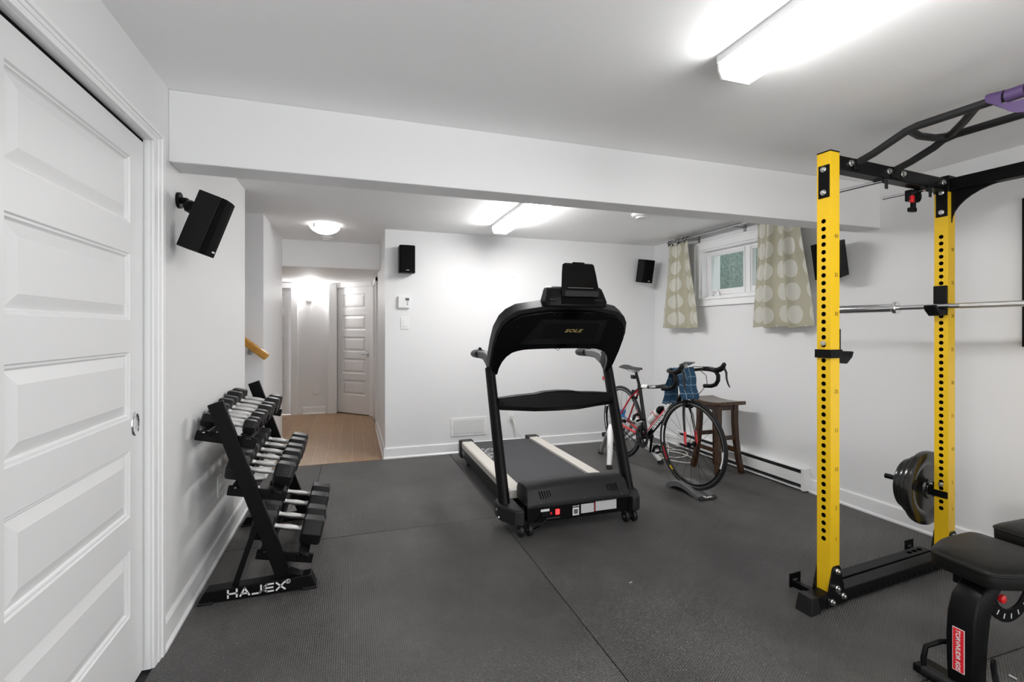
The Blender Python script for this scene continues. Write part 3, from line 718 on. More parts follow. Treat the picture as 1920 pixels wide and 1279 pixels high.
def dumbbell(hx, hl, grip, label):
    """hex dumbbell along local x; hx across-flats of head, hl head length, grip handle length"""
    t = thing('dumbbell', label, 'dumbbell', (0, 0, 0), 0, 'hex dumbbells on the rack', local=True)
    b = MB(); g = grip/2
    b.lathe([(.0125, -g-.01), (.0135, -g), (.0135, -g+.010), (.0115, -g+.014), (.0115, -g+.018), (.013, -g*.55), (.0155, 0), (.013, g*.55), (.0115, g-.018), (.0115, g-.014), (.0135, g-.010), (.0135, g), (.0125, g+.01)], (0, 0, 0), 'x', 18)
    obj('handle', b, 'knurl', t, world=False)
    r = hx/2/cos(pi/6)
    for s in (-1, 1):
        b = MB(); R = []
        for x, k in ((g, .80), (g+.008, .97), (g+.014, 1.), (g+hl-.012, 1.), (g+hl-.004, .93), (g+hl, .80)):
            R.append([(s*x, r*k*cos(pi/3*j), r*k*sin(pi/3*j)) for j in range(6)])
        b.loft(R)
        for j in range(6):   # raised frame on alternate flats
            a = pi/6 + pi/3*j; n = Vector((0, cos(a), sin(a))); tt = Vector((0, -sin(a), cos(a))); c = n*(hx/2) + Vector((s*(g+hl*.52), 0, 0))
            if j % 2: continue
            for (du, dv, lu, lv) in ((0, -.30*hx/1.6, hl*.5, .003), (0, .30*hx/1.6, hl*.5, .003), (-hl*.25, 0, .003, .6*hx/1.6), (hl*.25, 0, .003, .6*hx/1.6)):
                cc = c + Vector((du, 0, 0)) + tt*dv
                b.bar(cc - Vector((lu/2, 0, 0)), cc + Vector((lu/2, 0, 0)), lv, .003, up=n)
        obj('hex_head', b, 'rubhead', t, sharp=25, world=False)
    return t
ordn = ['nearest', 'second', 'third', 'fourth', 'fifth', 'sixth', 'seventh', 'farthest']
tn = ['top', 'middle', 'bottom']
def place_tier(k, ys, sizes):
    x, z = TIERS[k]
    for i, (y, (hx, hl, gr)) in enumerate(zip(ys, sizes)):
        pos = 'farthest' if i == len(ys)-1 else ordn[i]
        lab = '%s hex dumbbell on the %s tier, %s' % ('small black' if hx < .075 else ('big black' if hx > .115 else 'black'), tn[k], 'closest to the door end' if i == 0 else ('closest to the hall end' if pos == 'farthest' else pos + ' from the door end'))
        h = z + hx*.5 + .004 - (.0 if hx < .1 else .004)
        loc = (x, y, h); rot = (0, TILT, 0)
        key = (hx, hl, gr)
        if key in DB: t = dup(DB[key], loc, lab, rot)
        else:
            t = dumbbell(hx, hl, gr, lab); t.location = loc; t.rotation_euler = rot; DB[key] = t
DB = {}
place_tier(0, [2.635, 2.715, 2.80, 2.89, 2.985, 3.09, 3.205, 3.33], [(.062, .055, .125), (.062, .055, .125), (.072, .062, .125), (.072, .062, .125), (.084, .070, .125), (.084, .070, .125), (.096, .078, .125), (.096, .078, .125)])
place_tier(1, [2.675, 2.80, 2.93, 3.06, 3.195, 3.33], [(.106, .088, .125), (.106, .088, .125), (.112, .092, .125), (.112, .092, .125), (.118, .096, .125), (.118, .096, .125)])
place_tier(2, [2.70, 2.865, 3.06, 3.235], [(.124, .102, .13), (.124, .102, .13), (.132, .108, .13), (.132, .108, .13)])

# ================================================================== treadmill (front faces the camera, deck runs back)
CX = 1.36
tm = thing('treadmill', 'black folding treadmill with silver side rails and a tall console, standing mid-room', 'treadmill', (CX, 3.6, 0))
def sx(*pts): return [[(CX+s*x, y, z) for x, y, z in pts] for s in (-1, 1)]
# deck
b = MB(); b.box(CX-.375, CX+.375, 3.02, 4.42, .07, .165); obj('deck_frame', b, 'black', tm, bevel=.006)
b = MB(); b.box(CX-.285, CX+.285, 2.98, 4.44, .165, .186); b.tube([(CX-.285, 4.44, .165), (CX+.285, 4.44, .165)], .021, 14); obj('running_belt', b, 'belt', tm, bevel=.003)
for s in (-1, 1):
    b = MB(); x0, x1 = CX+s*.285, CX+s*.385
    b.prism([(x0, .186), (x0, .203), (x1-s*.012, .203), (x1, .193), (x1, .150), (x0, .150)], 'y', 2.98, 4.42); r_ = obj('side_rail', b, 'rail', tm, bevel=.003)
    b = MB(); b.prism([(CX+s*.368, .150), (CX+s*.386, .150), (CX+s*.388, .085), (CX+s*.376, .06), (CX+s*.36, .06)], 'y', 2.95, 4.43); obj('side_skirt', b, 'dgrey', tm, bevel=.003)
    b = MB(); b.prism([(CX+s*.27, .05), (CX+s*.27, .21), (CX+s*.392, .208), (CX+s*.397, .19), (CX+s*.397, .06), (CX+s*.385, .05)], 'y', 4.415, 4.50); obj('end_cap', b, 'dgrey', tm, bevel=.008)
    b = MB(); b.cyl((CX+s*.33, 4.33, 0), (CX+s*.33, 4.33, .075), .028, .022, 16); obj('rear_foot', b, 'rubhead', tm)
b = MB(); b.box(CX-.28, CX+.28, 4.43, 4.485, .05, .155); obj('rear_roller_cover', b, 'dgrey', tm, bevel=.01)
letters('lettering', 'SOLE', .15, frame_m((CX-.215, 4.02, .1865), (0, -1, 0), (1, 0, 0)), 'lgrey', tm, bold=.002, shear=.15, depth=.0003)
letters('lettering', 'SOLE', .045, frame_m((CX-.3885, 4.34, .118), (0, -1, 0), (0, 0, 1)), 'lgrey', tm, shear=.15, depth=.0004)
# motor hood: rounded box with chamfered ends
R = []
for y, z, w in ((2.995, .19, .30), (2.985, .232, .335), (2.93, .272, .345), (2.84, .284, .345), (2.785, .276, .342), (2.765, .258, .345), (2.735, .19, .352), (2.730, .18, .354)):
    R.append([(CX-w, y, z), (CX-w*.96, y-.002, z+.004), (CX-w*.5, y-.004, z+.012), (CX, y-.006, z+.016), (CX+w*.5, y-.004, z+.012), (CX+w*.96, y-.002, z+.004), (CX+w, y, z), (CX+w*1.005, y+.0, .165), (CX-w*1.005, y+.0, .165)])
b = MB(); b.loft(R); hood = obj('motor_hood', b, 'dgrey', tm, sharp=40, bevel=.004)
for s in (-1, 1):   # vent slots in the sloping front of the hood
    for i in range(5):
        x = CX + s*.232 + (i-2)*.0165
        b = MB(); b.bar((x+.004, 2.7405, .212), (x-.004, 2.7565, .257), .0065, .006, up=(0, -1, .3)); obj('vent_slot', b, 'blackmat', hood)
for x in (CX-.27, CX+.03, CX+.29):
    b = MB(); b.cyl((x, 2.738, .199), (x, 2.725, .197), .005, n=10); obj('screw', b, 'bolt', hood)
# front panel below hood
b = MB(); b.box(CX-.35, CX+.35, 2.745, 2.80, .072, .178); b.box(CX-.352, CX+.352, 2.736, 2.76, .166, .182); pan = obj('front_panel', b, 'blackgl', tm, bevel=.003)
yp = 2.7445
b = MB(); b.box(CX+.010, CX+.100, yp-.0012, yp, .095, .152); obj('sticker', b, 'label', pan)
b = MB(); b.box(CX+.112, CX+.262, yp-.0012, yp, .098, .158); obj('sticker', b, 'label', pan)
b = MB(); b.box(CX+.104, CX+.108, yp-.0012, yp, .095, .157); obj('sticker_stripe', b, 'red', pan)
b = MB(); b.box(CX-.048, CX-.004, yp-.0012, yp, .088, .136); obj('sticker', b, 'labelw', pan)
b = MB(); b.box(CX-.040, CX-.012, yp-.0018, yp-.001, .097, .126); obj('sticker_patch', b, 'grey', pan)
b = MB(); b.box(CX-.048, CX-.018, yp-.0012, yp, .143, .147); b.box(CX-.014, CX-.004, yp-.0012, yp, .142, .149); obj('sticker_line', b, 'labelw', pan)
b = MB(); b.box(CX-.262, CX-.205, yp-.0012, yp, .135, .150); obj('sticker', b, 'labelw', pan)
b = MB(); b.box(CX-.165, CX-.138, yp-.006, yp, .108, .142); obj('power_switch', b, 'redsw', pan, bevel=.003)
b = MB(); b.box(CX-.200, CX-.188, yp-.003, yp, .112, .128); obj('breaker_button', b, 'redpl', pan, bevel=.002)
b = MB(); b.box(CX-.258, CX-.215, yp-.012, yp, .108, .130); b.tube([(CX-.235, yp-.01, .115), (CX-.24, yp-.035, .10), (CX-.28, yp-.04, .07), (CX-.31, yp+.03, .02), (CX-.30, yp+.12, .008)], .005, 8); obj('power_cord', b, 'blackpl', pan)
b = MB(); b.box(CX-.225, CX-.135, yp-.0012, yp, .088, .091); obj('sticker_line', b, 'grey', pan)
# base brackets, uprights, wheels
for s in (-1, 1):
    b = MB()
    b.prism([(CX+s*.372, 2.72), (CX+s*.372, 2.95), (CX+s*.475, 2.99), (CX+s*.495, 2.95), (CX+s*.495, 2.86), (CX+s*.43, 2.735), (CX+s*.40, 2.72)], 'z', .070, .165)
    br = obj('base_bracket', b, 'dgrey', tm, bevel=.012, seg=3)
    for y, z in ((2.90, .125), (2.86, .09)):
        b = MB(); b.cyl((CX+s*.490, y, z), (CX+s*.500, y, z), .007, n=12); obj('bolt', b, 'bolt', br)
    # upright leans back towards the runner; oval tube in two tones
    b = MB(); p0, p1 = Vector((CX+s*.445, 2.885, .10)), Vector((CX+s*.455, 3.205, .985))
    b.tube([p0, p1], [(.036, .052), (.032, .047)], 20, flat=(1, 0, 0)); obj('upright', b, 'blackpl', tm, sharp=60)
    for dx in (-.028, .028):
        b = MB(); c = Vector((CX+s*.362+dx, 2.748, .036)); b.lathe([(.012, -.012), (.034, -.012), (.036, -.008), (.036, .008), (.034, .012), (.012, .012)], c, 'x', 24); wh = obj('transport_wheel', b, 'rubhead', tm)
        b = MB(); b.cyl(c+Vector((-.014, 0, 0)), c+Vector((.014, 0, 0)), .008, n=10); obj('axle', b, 'bolt', wh)
    b = MB(); b.box(CX+s*.362-.012, CX+s*.362+.012, 2.735, 2.85, .03, .09); obj('wheel_fork', b, 'black', tm, bevel=.003)
# cross bar: chunky plastic bar, raised in the middle
b = MB(); R = []
for x, zt, zb, d in ((-.43, .790, .712, .03), (-.40, .796, .708, .04), (-.30, .806, .700, .045), (-.17, .812, .688, .048), (-.10, .824, .686, .05), (0, .828, .684, .05), (.10, .824, .684, .05), (.17, .812, .686, .048), (.30, .806, .700, .045), (.40, .796, .708, .04), (.43, .790, .712, .03)):
    yb = 3.105
    R.append([(CX+x, yb-d, zt-.012), (CX+x, yb-d+.012, zt), (CX+x, yb+d*.6, zt), (CX+x, yb+d*.6, zb+.02), (CX+x, yb-d*.3, zb), (CX+x, yb-d, zb+.03)])
b.loft(R); obj('cross_bar', b, 'blackpl', tm, sharp=30, bevel=.003)
# console: arch plate leaning forwards over the hood, thick rim
def cp(x, z, off=0.):   # point on console plane, off along its outward normal
    n = Vector((0, -.8, -.6)); return Vector((CX+x, 3.2 - .75*(z-.98), z)) + n*off
outer = [(.466, .975), (.468, .975), (.478, 1.06), (.482, 1.15), (.478, 1.24), (.455, 1.31), (.42, 1.35), (.36, 1.383), (.27, 1.398), (.18, 1.412), (0, 1.414)]
inner = [(.412, .975), (.410, 1.02), (.398, 1.06), (.378, 1.095), (.345, 1.123), (.31, 1.135), (.27, 1.143), (.22, 1.146), (.16, 1.148), (.08, 1.149), (0, 1.149)]
def arch(b, off0, off1, sh=0.):
    for s in (-1, 1):
        R = []
        for (xo, zo), (xi, zi) in zip(outer, inner):
            if sh: xo -= sh*.8*(1 if xo > .1 else 0); zo -= sh
            R.append([cp(s*xo, zo, off0), cp(s*xi, zi, off0), cp(s*xi, zi, off1), cp(s*xo, zo, off1)])
        b.loft(R)
    bmesh.ops.remove_doubles(b.bm, verts=b.bm.verts[:], dist=.0005)
    return b
con = obj('console_back', arch(MB(), .0, .05, .022), 'blackgl', tm, sharp=40, bevel=.005)
obj('console_shell', arch(MB(), -.055, .022), 'dgrey', tm, sharp=40, bevel=.008)
b = MB(); o_, i_ = .048, .076
P = lambda pts, o: [cp(x, z, o) for x, z in pts]
b.loft([P([(-.315, 1.178), (.285, 1.178), (.285, 1.345), (-.20, 1.345)], o_), P([(-.20, 1.235), (.215, 1.235), (.215, 1.335), (-.17, 1.335)], i_)], cap=True)
obj('console_panel', b, 'blackpl', tm, sharp=10)
letters('lettering', 'SOLE', .036, frame_m(cp(.035, 1.287, i_+.0006), (1, 0, 0), (0, -.6, .8)), 'gold', tm, bold=.0006, shear=.25, sx=1.5, depth=.0006)
for x, z in ((-.12, 1.375), (.15, 1.375), (-.35, 1.30), (.40, 1.30), (.44, 1.27)):
    b = MB(); b.cyl(cp(x, z, .048), cp(x, z, .0525), .0045, n=10); obj('screw', b, 'dgrey', con)
b = MB(); b.box(CX-.36, CX+.36, 3.10, 3.20, 1.138, 1.160); obj('console_tray', b, 'lgrey', tm, bevel=.012)
b = MB(); b.tube([cp(-.02, 1.150, .02), cp(-.015, 1.118, .0), cp(.012, 1.105, 0), cp(.03, 1.125, .0), cp(.035, 1.152, .02)], .002, 6); obj('safety_key_cord', b, 'blackpl', tm)
# display housing and tablet holder on top
b = MB(); R = []
for z, w, y0, y1 in ((1.395, .215, 2.80, 2.93), (1.43, .218, 2.80, 2.925), (1.48, .205, 2.815, 2.92), (1.512, .198, 2.83, 2.915), (1.528, .185, 2.845, 2.91)):
    R.append([(CX+.02-w, y0+.02, z), (CX+.02-w+.025, y0, z), (CX+.02+w-.025, y0, z), (CX+.02+w, y0+.02, z), (CX+.02+w, y1, z), (CX+.02-w, y1, z)])
b.loft(R); dh = obj('display_housing', b, 'blackpl', tm, sharp=40, bevel=.008)
b = MB(); b.box(CX-.10, CX+.14, 2.795, 2.803, 1.412, 1.452); obj('speaker_grille', b, 'blackmat', dh)
for x in (-.15, .16):
    b = MB(); b.box(CX+x-.03, CX+x+.03, 2.794, 2.805, 1.43, 1.444); obj('latch', b, 'blackgl', dh, bevel=.003)
b = MB(); R = []
for z, w, y in ((1.455, .130, 2.79), (1.505, .132, 2.795), (1.60, .122, 2.812), (1.668, .112, 2.825), (1.679, .10, 2.828)):
    R.append([(CX+.035-w, y, z), (CX+.035+w, y, z), (CX+.035+w, y+.018, z), (CX+.035-w, y+.018, z)])
b.loft(R); b.box(CX-.01, CX+.08, 2.826, 2.848, 1.672, 1.686); th = obj('tablet_holder', b, 'blackgl', tm, bevel=.007)
b = MB(); b.box(CX-.06, CX+.12, 2.786, 2.792, 1.512, 1.518); obj('tablet_ledge', b, 'grey', th, bevel=.002)
b = MB(); b.box(CX-.085, CX+.15, 2.776, 2.80, 1.458, 1.498); obj('hinge', b, 'dgrey', th, bevel=.004)
# handles: gussets from upright tops running back to grips
for s in (-1, 1):
    hx_ = .436 if s < 0 else .452
    b = MB(); R = []
    for y, z, hh, w in ((3.19, .985, .05, .036), (3.24, 1.035, .045, .036), (3.34, 1.062, .03, .034), (3.52, 1.066, .026, .032)):
        R.append([(CX+s*hx_-w, y, z-hh), (CX+s*hx_+w, y, z-hh), (CX+s*hx_+w*1.1, y+.01, z+hh), (CX+s*hx_-w*1.1, y+.01, z+hh)])
    b.loft(R); hd = obj('handle_arm', b, 'grey', tm, sharp=30, bevel=.010)
    b = MB(); b.tube([(CX+s*hx_, 3.50, 1.066), (CX+s*hx_, 3.58, 1.066), (CX+s*hx_, 3.635, 1.064), (CX+s*hx_, 3.648, 1.064)], [(.052, .032), (.054, .034), (.052, .033), (.042, .026)], 20, flat=(1, 0, 0)); obj('grip', b, 'dgrey', tm)
    b = MB(); pc = Vector((CX+s*hx_, 3.535, 1.101)); b.cyl(pc, pc+Vector((0, .02, .004)), .012, n=12); obj('speed_button', b, 'blackgl', tm)
b = MB(); b.bar((CX+.425, 3.145, .69), (CX+.427, 3.20, .90), .002, .045, up=(0, 1, -.3)); obj('warning_sticker', b, 'labelw', tm)
b = MB(); b.bar((CX+.424, 3.193, .878), (CX+.4255, 3.2, .902), .0035, .046, up=(0, 1, -.3)); obj('warning_stripe', b, 'red', tm)
# white cord from the wall outlet to the back of the treadmill
b = MB(); b.tube([(1.59, 4.795, .335), (1.60, 4.76, .31), (1.63, 4.70, .20), (1.70, 4.66, .09), (1.73, 4.60, .012), (1.80, 4.58, .008), (1.88, 4.66, .008)], .0055, 8); b.box(1.575, 1.605, 4.77, 4.802, .318, .348)
o = obj('extension_cord', b, 'offwhite'); set_props(o, 'white power cord hanging from the wall outlet behind the treadmill', 'cord')

# ================================================================== power rack (local frame: x along the visible side, -y towards the camera side)
RA, RR = (2.06, 1.633, 0), radians(4.8)
pr = thing('power_rack', 'yellow and black power rack with numbered uprights on the right', 'power rack', RA, RR)
W = .031; LB = .935; WD = 1.19
def upright(x, y, name='upright'):
    """square tube with real holes through its -x and +x faces"""
    z0, z1, pitch, zh = .02, 2.05, .035, .305
    mats = ['yellow', 'darklet']
    b = MB()
    n = 42
    for s in (-1, 1):
        fx = x + s*W
        def q(v, z): return b.bm.verts.new((fx, y+v, z))
        zb, zt = zh-pitch/2, zh + pitch*(n-.5)
        for a, c in ((z0, zb), (zt, z1)): b.face([q(-W, a), q(W, a), q(W, c), q(-W, c)])
        for i in range(n):
            zc = zh + pitch*i; hh = pitch/2
            bd = []
            for k in range(4):
                bd.append((-W + k*W/2, -hh))
            for k in range(4): bd.append((W, -hh + k*hh/2))
            for k in range(4): bd.append((W - k*W/2, hh))
            for k in range(4): bd.append((-W, hh - k*hh/2))
            B = [q(v, zc+z) for v, z in bd]
            cr = []; 
            for v, z in bd:
                a = atan2(z/hh, v/W); cr.append((.0105*cos(a), .0105*sin(a)))
            C = [q(v, zc+z) for v, z in cr]; D = [b.bm.verts.new((fx - s*.004, y+v, zc+z)) for v, z in cr]
            b.mi = 0
            for k in range(16): b.face([B[k], B[(k+1) % 16], C[(k+1) % 16], C[k]])
            b.mi = 1
            for k in range(16): b.face([C[k], C[(k+1) % 16], D[(k+1) % 16], D[k]])
            b.mi = 0
    for s in (-1, 1):
        fy = y + s*W; b.face([b.bm.verts.new(p) for p in ((x-W, fy, z0), (x+W, fy, z0), (x+W, fy, z1), (x-W, fy, z1))])
    b.mi = 1
    i_ = W-.004   # dark inside of the tube
    for s in (-1, 1):
        b.face([b.bm.verts.new(p) for p in ((x+s*.002, y-W, z0), (x+s*.002, y+W, z0), (x+s*.002, y+W, z1), (x+s*.002, y-W, z1))])
    b.mi = 0
    bmesh.ops.remove_doubles(b.bm, verts=b.bm.verts[:], dist=.00005)
    o = obj(name, b, ['yellow', 'black'], pr, world=False, sharp=0)
    t = MB(); t.box(x-W-.001, x+W+.001, y-W-.001, y+W+.001, z1-.001, z1+.006); obj('end_cap', t, 'black', o, bevel=.002, world=False)
    for k, z in [(1, zh)] + [(j, zh+pitch*(j-1)) for j in range(5, 45, 5)]:
        letters('number', str(k), .026, frame_m((x+.008, y-W-.0003, z), (1, 0, 0), (0, 0, 1)), 'numlet', o, depth=.0004, world=False) if y > -.5 else None
    return o
UA, UB = upright(0, 0), upright(LB, 0)
for sx_, u in ((0, None), (LB, None)): upright(sx_, -WD)
def bolt(c, n, par, r=.011, m='bolt'):
    c, n = Vector(c), Vector(n).normalized(); b = MB(); b.cyl(c, c+n*.004, r*1.25, n=18); b.cyl(c+n*.004, c+n*.012, r, n=6); b.cyl(c+n*.012, c+n*.016, r*.5, n=10)
    return obj('bolt', b, m, par, world=False)
for yy in (0, -WD):
    sg = -1 if yy == 0 else 1
    b = MB(); b.box(-.150, LB+.13, yy-.034, yy+.030, .012, .070); bb = obj('base_beam', b, 'black', pr, bevel=.004, world=False)
    for x in (-.152, LB+.132):
        b = MB(); e = -1 if x < 0 else 1; b.loft([[(x-.012*e*0, yy-.040, .0), (x+.02*e, yy-.040, 0), (x+.02*e, yy+.036, 0), (x-.05*e, yy+.036, 0), (x-.05*e, yy-.040, 0)], [(x+.004*e, yy-.036, .074), (x+.004*e, yy-.036, .074), (x+.004*e, yy+.032, .074), (x-.03*e, yy+.032, .074), (x-.03*e, yy-.036, .074)]]); obj('foot_cap', b, 'rubhead', bb, bevel=.003, world=False)
    if yy == 0:
        b = MB(); b.box(.04, LB-.04, .042, .098, .050, .068); ch = obj('base_channel', b, 'black', pr, bevel=.003, world=False)
        for x in (.09, .135, .18, LB-.18, LB-.135, LB-.09):
            b = MB(); b.lathe([(.0001, .0005), (.011, .0005)], (0, 0, .068), 'z', 16); b.xf(Matrix.Translation((x, .070, 0)) @ Matrix.Scale(1.5, 4, (1, 0, 0))); obj('slot', b, 'blackmat', ch, world=False)
        for i in range(17):
            x = .17 + i*.043; b = MB(); b.cyl((x, -.0335, .030), (x, -.0350, .030), .009, n=12); obj('hole', b, 'blackmat', bb, world=False)
        for k, x in (('20', .13), ('15', .255), ('10', .44), ('5', .635), ('1', .80)):
            letters('number', k, .028, frame_m((x, -.004, .0703), (1, 0, 0), (0, 1, 0)), 'dgrey', bb, depth=.0003, world=False)
    for x in (0, LB):
        for s in (-1, 1):
            y0 = yy + s*(W+.003)
            b = MB(); b.prism([(x-.062, .012), (x+.072, .012), (x+.060, .075), (x+.030, .178), (x+.022, .188), (x-.014, .188), (x-.024, .178), (x-.055, .07)], 'y', y0-.003, y0+.003); pl = obj('foot_plate', b, 'black', pr, bevel=.0015, world=False)
            if s == -1 and yy == 0:
                for dx, z in ((.004, .166), (.004, .09), (.045, .048), (-.03, .036)): bolt((x+dx, y0-.003, z), (0, -1, 0), pl)
        if yy == 0:
            b = MB(); b.box(x-.03, x+.045, .165, .171, .0, .065); b.box(x-.012, x+.012, .034, .171, .002, .03); tb = obj('anchor_plate', b, 'black', pr, bevel=.001, world=False)
            b = MB(); b.box(x-.010, x+.020, .1635, .166, .030, .037); obj('slot', b, 'grey', tb, world=False)
    # top side beam
    b = MB(); b.box(W, LB-W, yy-.030, yy+.030, 1.977, 2.040); tbm = obj('top_beam', b, 'black', pr, bevel=.005, world=False)
    for x in (0, LB):
        b = MB(); b.box(x-W-.005, x-W-.0003, yy-.029, yy+.022, 1.845, 1.992); pl = obj('joint_plate', b, 'black', pr, bevel=.002, world=False)
        for z in (1.868, 1.972): bolt((x-W-.005, yy-.004, z), (-1, 0, 0), pl, .010)
        b = MB(); b.box(x+W+.0003, x+W+.005, yy-.029, yy+.022, 1.845, 1.976); pl = obj('joint_plate', b, 'black', pr, bevel=.002, world=False)
    if yy == 0:
        for x in (.11, .395, .505, .855): bolt((x, -.030, 2.012), (0, -1, 0), tbm, .012)
b = MB(); b.box(LB-.0345, LB+.0345, -.0345, .0345, 1.972, 2.058); obj('corner_sleeve', b, 'black', pr, bevel=.004, world=False)
# rear cross members and gussets
for x in (LB,):
    b = MB(); b.box(x-.030, x+.030, -WD+W, -W, 1.975, 2.040); obj('rear_cross_beam', b, 'black', pr, bevel=.005, world=False)
    for y0, s in ((-W, -1), (-WD+W, 1)):
        pts = [(y0, 1.976), (y0+s*.235, 1.976)] + [(y0+s*.235*(1-sin(a)), 1.976-.165*(1-cos(a))) for a in [radians(k) for k in range(10, 91, 10)]]
        b = MB(); b.prism(pts, 'x', x-.005, x+.005); obj('gusset', b, 'black', pr, world=False)
b = MB(); b.box(LB-.03, LB+.03, -WD+W, -W, .10, .16); obj('low_cross_beam', b, 'black', pr, bevel=.005, world=False)
# multi grip pull up bars
for x in (.16, .44):
    dz = .0 if x < .3 else .008
    pts = [(x, -.03, 2.022), (x, -.10, 2.042), (x, -.19, 2.078), (x, -.225, 2.092+dz), (x, -.27, 2.10+dz), (x, -.33, 2.10+dz)]
    pts = pts + [(px, -WD-py, pz) for px, py, pz in reversed(pts)]
    b = MB(); b.tube(pts, .0165, 14); pb = obj('pull_up_bar', b, 'dgrey', pr, world=False)
    for y in (-.0305, -WD+.0305):
        b = MB(); s = -1 if y > -.5 else 1; b.box(x-.028, x+.028, y, y+s*.006, 1.985, 2.036); obj('flange', b, 'black', pb, bevel=.002, world=False)
b = MB()
for f in (lambda y: y, lambda y: -WD-y):
    b2 = [(.162, f(-.235), 2.096), (.30, f(-.205), 2.103), (.395, f(-.215), 2.106), (.425, f(-.245), 2.107), (.405, f(-.275), 2.106), (.30, f(-.36), 2.103), (.162, f(-.46), 2.100)]
    bb_ = MB(); bb_.tube(b2, .0155, 12); obj('angled_grip', bb_, 'dgrey', pr, world=False)
b.bm.free()
# chrome pins stuck through the top beam, black pull tabs
def pin(x, label):
    t = thing('rack_pin', label, 'rack pin', (0, 0, 0), 0, local=True)
    t.location = Matrix.Translation(RA) @ Matrix.Rotation(RR, 4, 'Z') @ Vector((x, .0, 1.966)); t.rotation_euler = (0, 0, RR)
    b = MB(); b.cyl((0, -.02, 0), (0, .185, .004), .0085, n=14); obj('rod', b, 'chrome', t, world=False)
    b = MB(); b.box(-.010, .010, -.036, -.030, -.042, .008); b.cyl((0, -.03, 0), (0, -.018, 0), .012, n=12); obj('pull_tab', b, 'rubhead', t, bevel=.002, world=False)
    return t
pin(.372, 'chrome pin under the rack top beam, left one with bare rod')
pin(.735, 'chrome pin under the rack top beam with a barbell clamp on it')
t = thing('barbell_clamp', 'black barbell clamp with red lever hanging under the rack top beam', 'barbell clamp', (0, 0, 0), local=True)
t.location = Matrix.Translation(RA) @ Matrix.Rotation(RR, 4, 'Z') @ Vector((.735, .035, 1.960)); t.rotation_euler = (0, 0, RR)
b = MB(); b.ring((0, 0, -.014), (0, 1, 0), .0235, .036, .03, 28); b.box(-.058, -.030, -.016, .016, -.045, .012); obj('collar_ring', b, 'blackpl', t, bevel=.003, world=False)
b = MB(); b.box(-.058, -.036, -.020, -.004, -.055, -.018); obj('lever', b, 'redpl', t, bevel=.003, world=False)
b = MB(); b.box(-.030, -.012, -.014, .006, -.085, -.035); b.box(-.052, -.008, -.016, .008, -.100, -.078); obj('release_arm', b, 'blackpl', t, bevel=.003, world=False)

# J hooks
def jhook(x, s, z, par_name, label, strap=False):
    """hook on the s side (+1: +x face, -1: -x face) of the upright at x"""
    t = thing(par_name, label, 'barbell hook', (0, 0, 0), local=True)
    t.location = Matrix.Translation(RA) @ Matrix.Rotation(RR, 4, 'Z') @ Vector((x, 0, z)); t.rotation_euler = (0, 0, RR)
    f = s*(W+.001)
    b = MB(); b.box(min(f, f+s*.012), max(f, f+s*.012), -.030, .030, -.03, .125); b.box(-.0, f, -.012, .012, .05, .07); obj('back_plate', b, 'blackpl', t, bevel=.003, world=False)
    b = MB(); P_ = [(f+s*.010, -.030), (f+s*.060, -.035), (f+s*.098, -.005), (f+s*.108, .020), (f+s*.095, .022), (f+s*.072, .0), (f+s*.012, .0)]
    b.prism(P_, 'y', -.028, .028); obj('hook_lip', b, 'blackpl', t, bevel=.004, world=False)
    if strap:
        b = MB(); rect = []
        b.box(-W-.008, W+.010, -W-.008, -W-.0005, -.006, .032); b.box(-W-.008, -W-.0005, -W-.001, W+.006, -.006, .032); b.box(W+.0005, W+.010, -W-.001, -.026, -.006, .032); obj('bracket_collar', b, 'black', t, bevel=.0015, world=False)
    return t
jhook(0, 1, 1.128, 'barbell_hook', 'empty black hook wrapped round the left yellow upright', True)
jhook(LB, -1, 1.378-.022, 'barbell_hook', 'black hook on the right yellow upright carrying the barbell')
bolt((-W, 0, 1.188), (-1, 0, 0), UA, .009)

# barbell resting on the hook
bx = LB - W - .013 - .0155
t = thing('barbell', 'steel barbell with chrome sleeve resting in the rack hook', 'barbell', (0, 0, 0), local=True)
t.location = Matrix.Translation(RA) @ Matrix.Rotation(RR, 4, 'Z') @ Vector((bx, 0, 1.3715)); t.rotation_euler = (0, 0, RR)
def sleeve(s, y0):
    b = MB(); b.cyl((0, y0+s*.022, 0), (0, y0+s*.435, 0), .0245, n=24); b.cyl((0, y0+s*.435, 0), (0, y0+s*.441, 0), .020, n=24); obj('sleeve', b, 'chrome', t, world=False)
    b = MB(); b.lathe([(.014, 0), (.033, 0), (.036, s*.004), (.036, s*.018), (.033, s*.022), (.014, s*.024)], (0, y0, 0), 'y', 28); obj('sleeve_collar', b, 'chrome', t, world=False)
sleeve(1, .185); sleeve(-1, -WD-.185)
b = MB(); b.cyl((0, .19, 0), (0, -WD-.19, 0), .0142, n=20); obj('shaft', b, 'chrome', t, world=False)
for y0, y1 in ((-.095, -.40), (-.42, -.80), (-WD+.40, -WD+.095)):
    b = MB(); b.cyl((0, y0, 0), (0, y1, 0), .0147, n=20); obj('knurling', b, 'knurl', t, world=False)

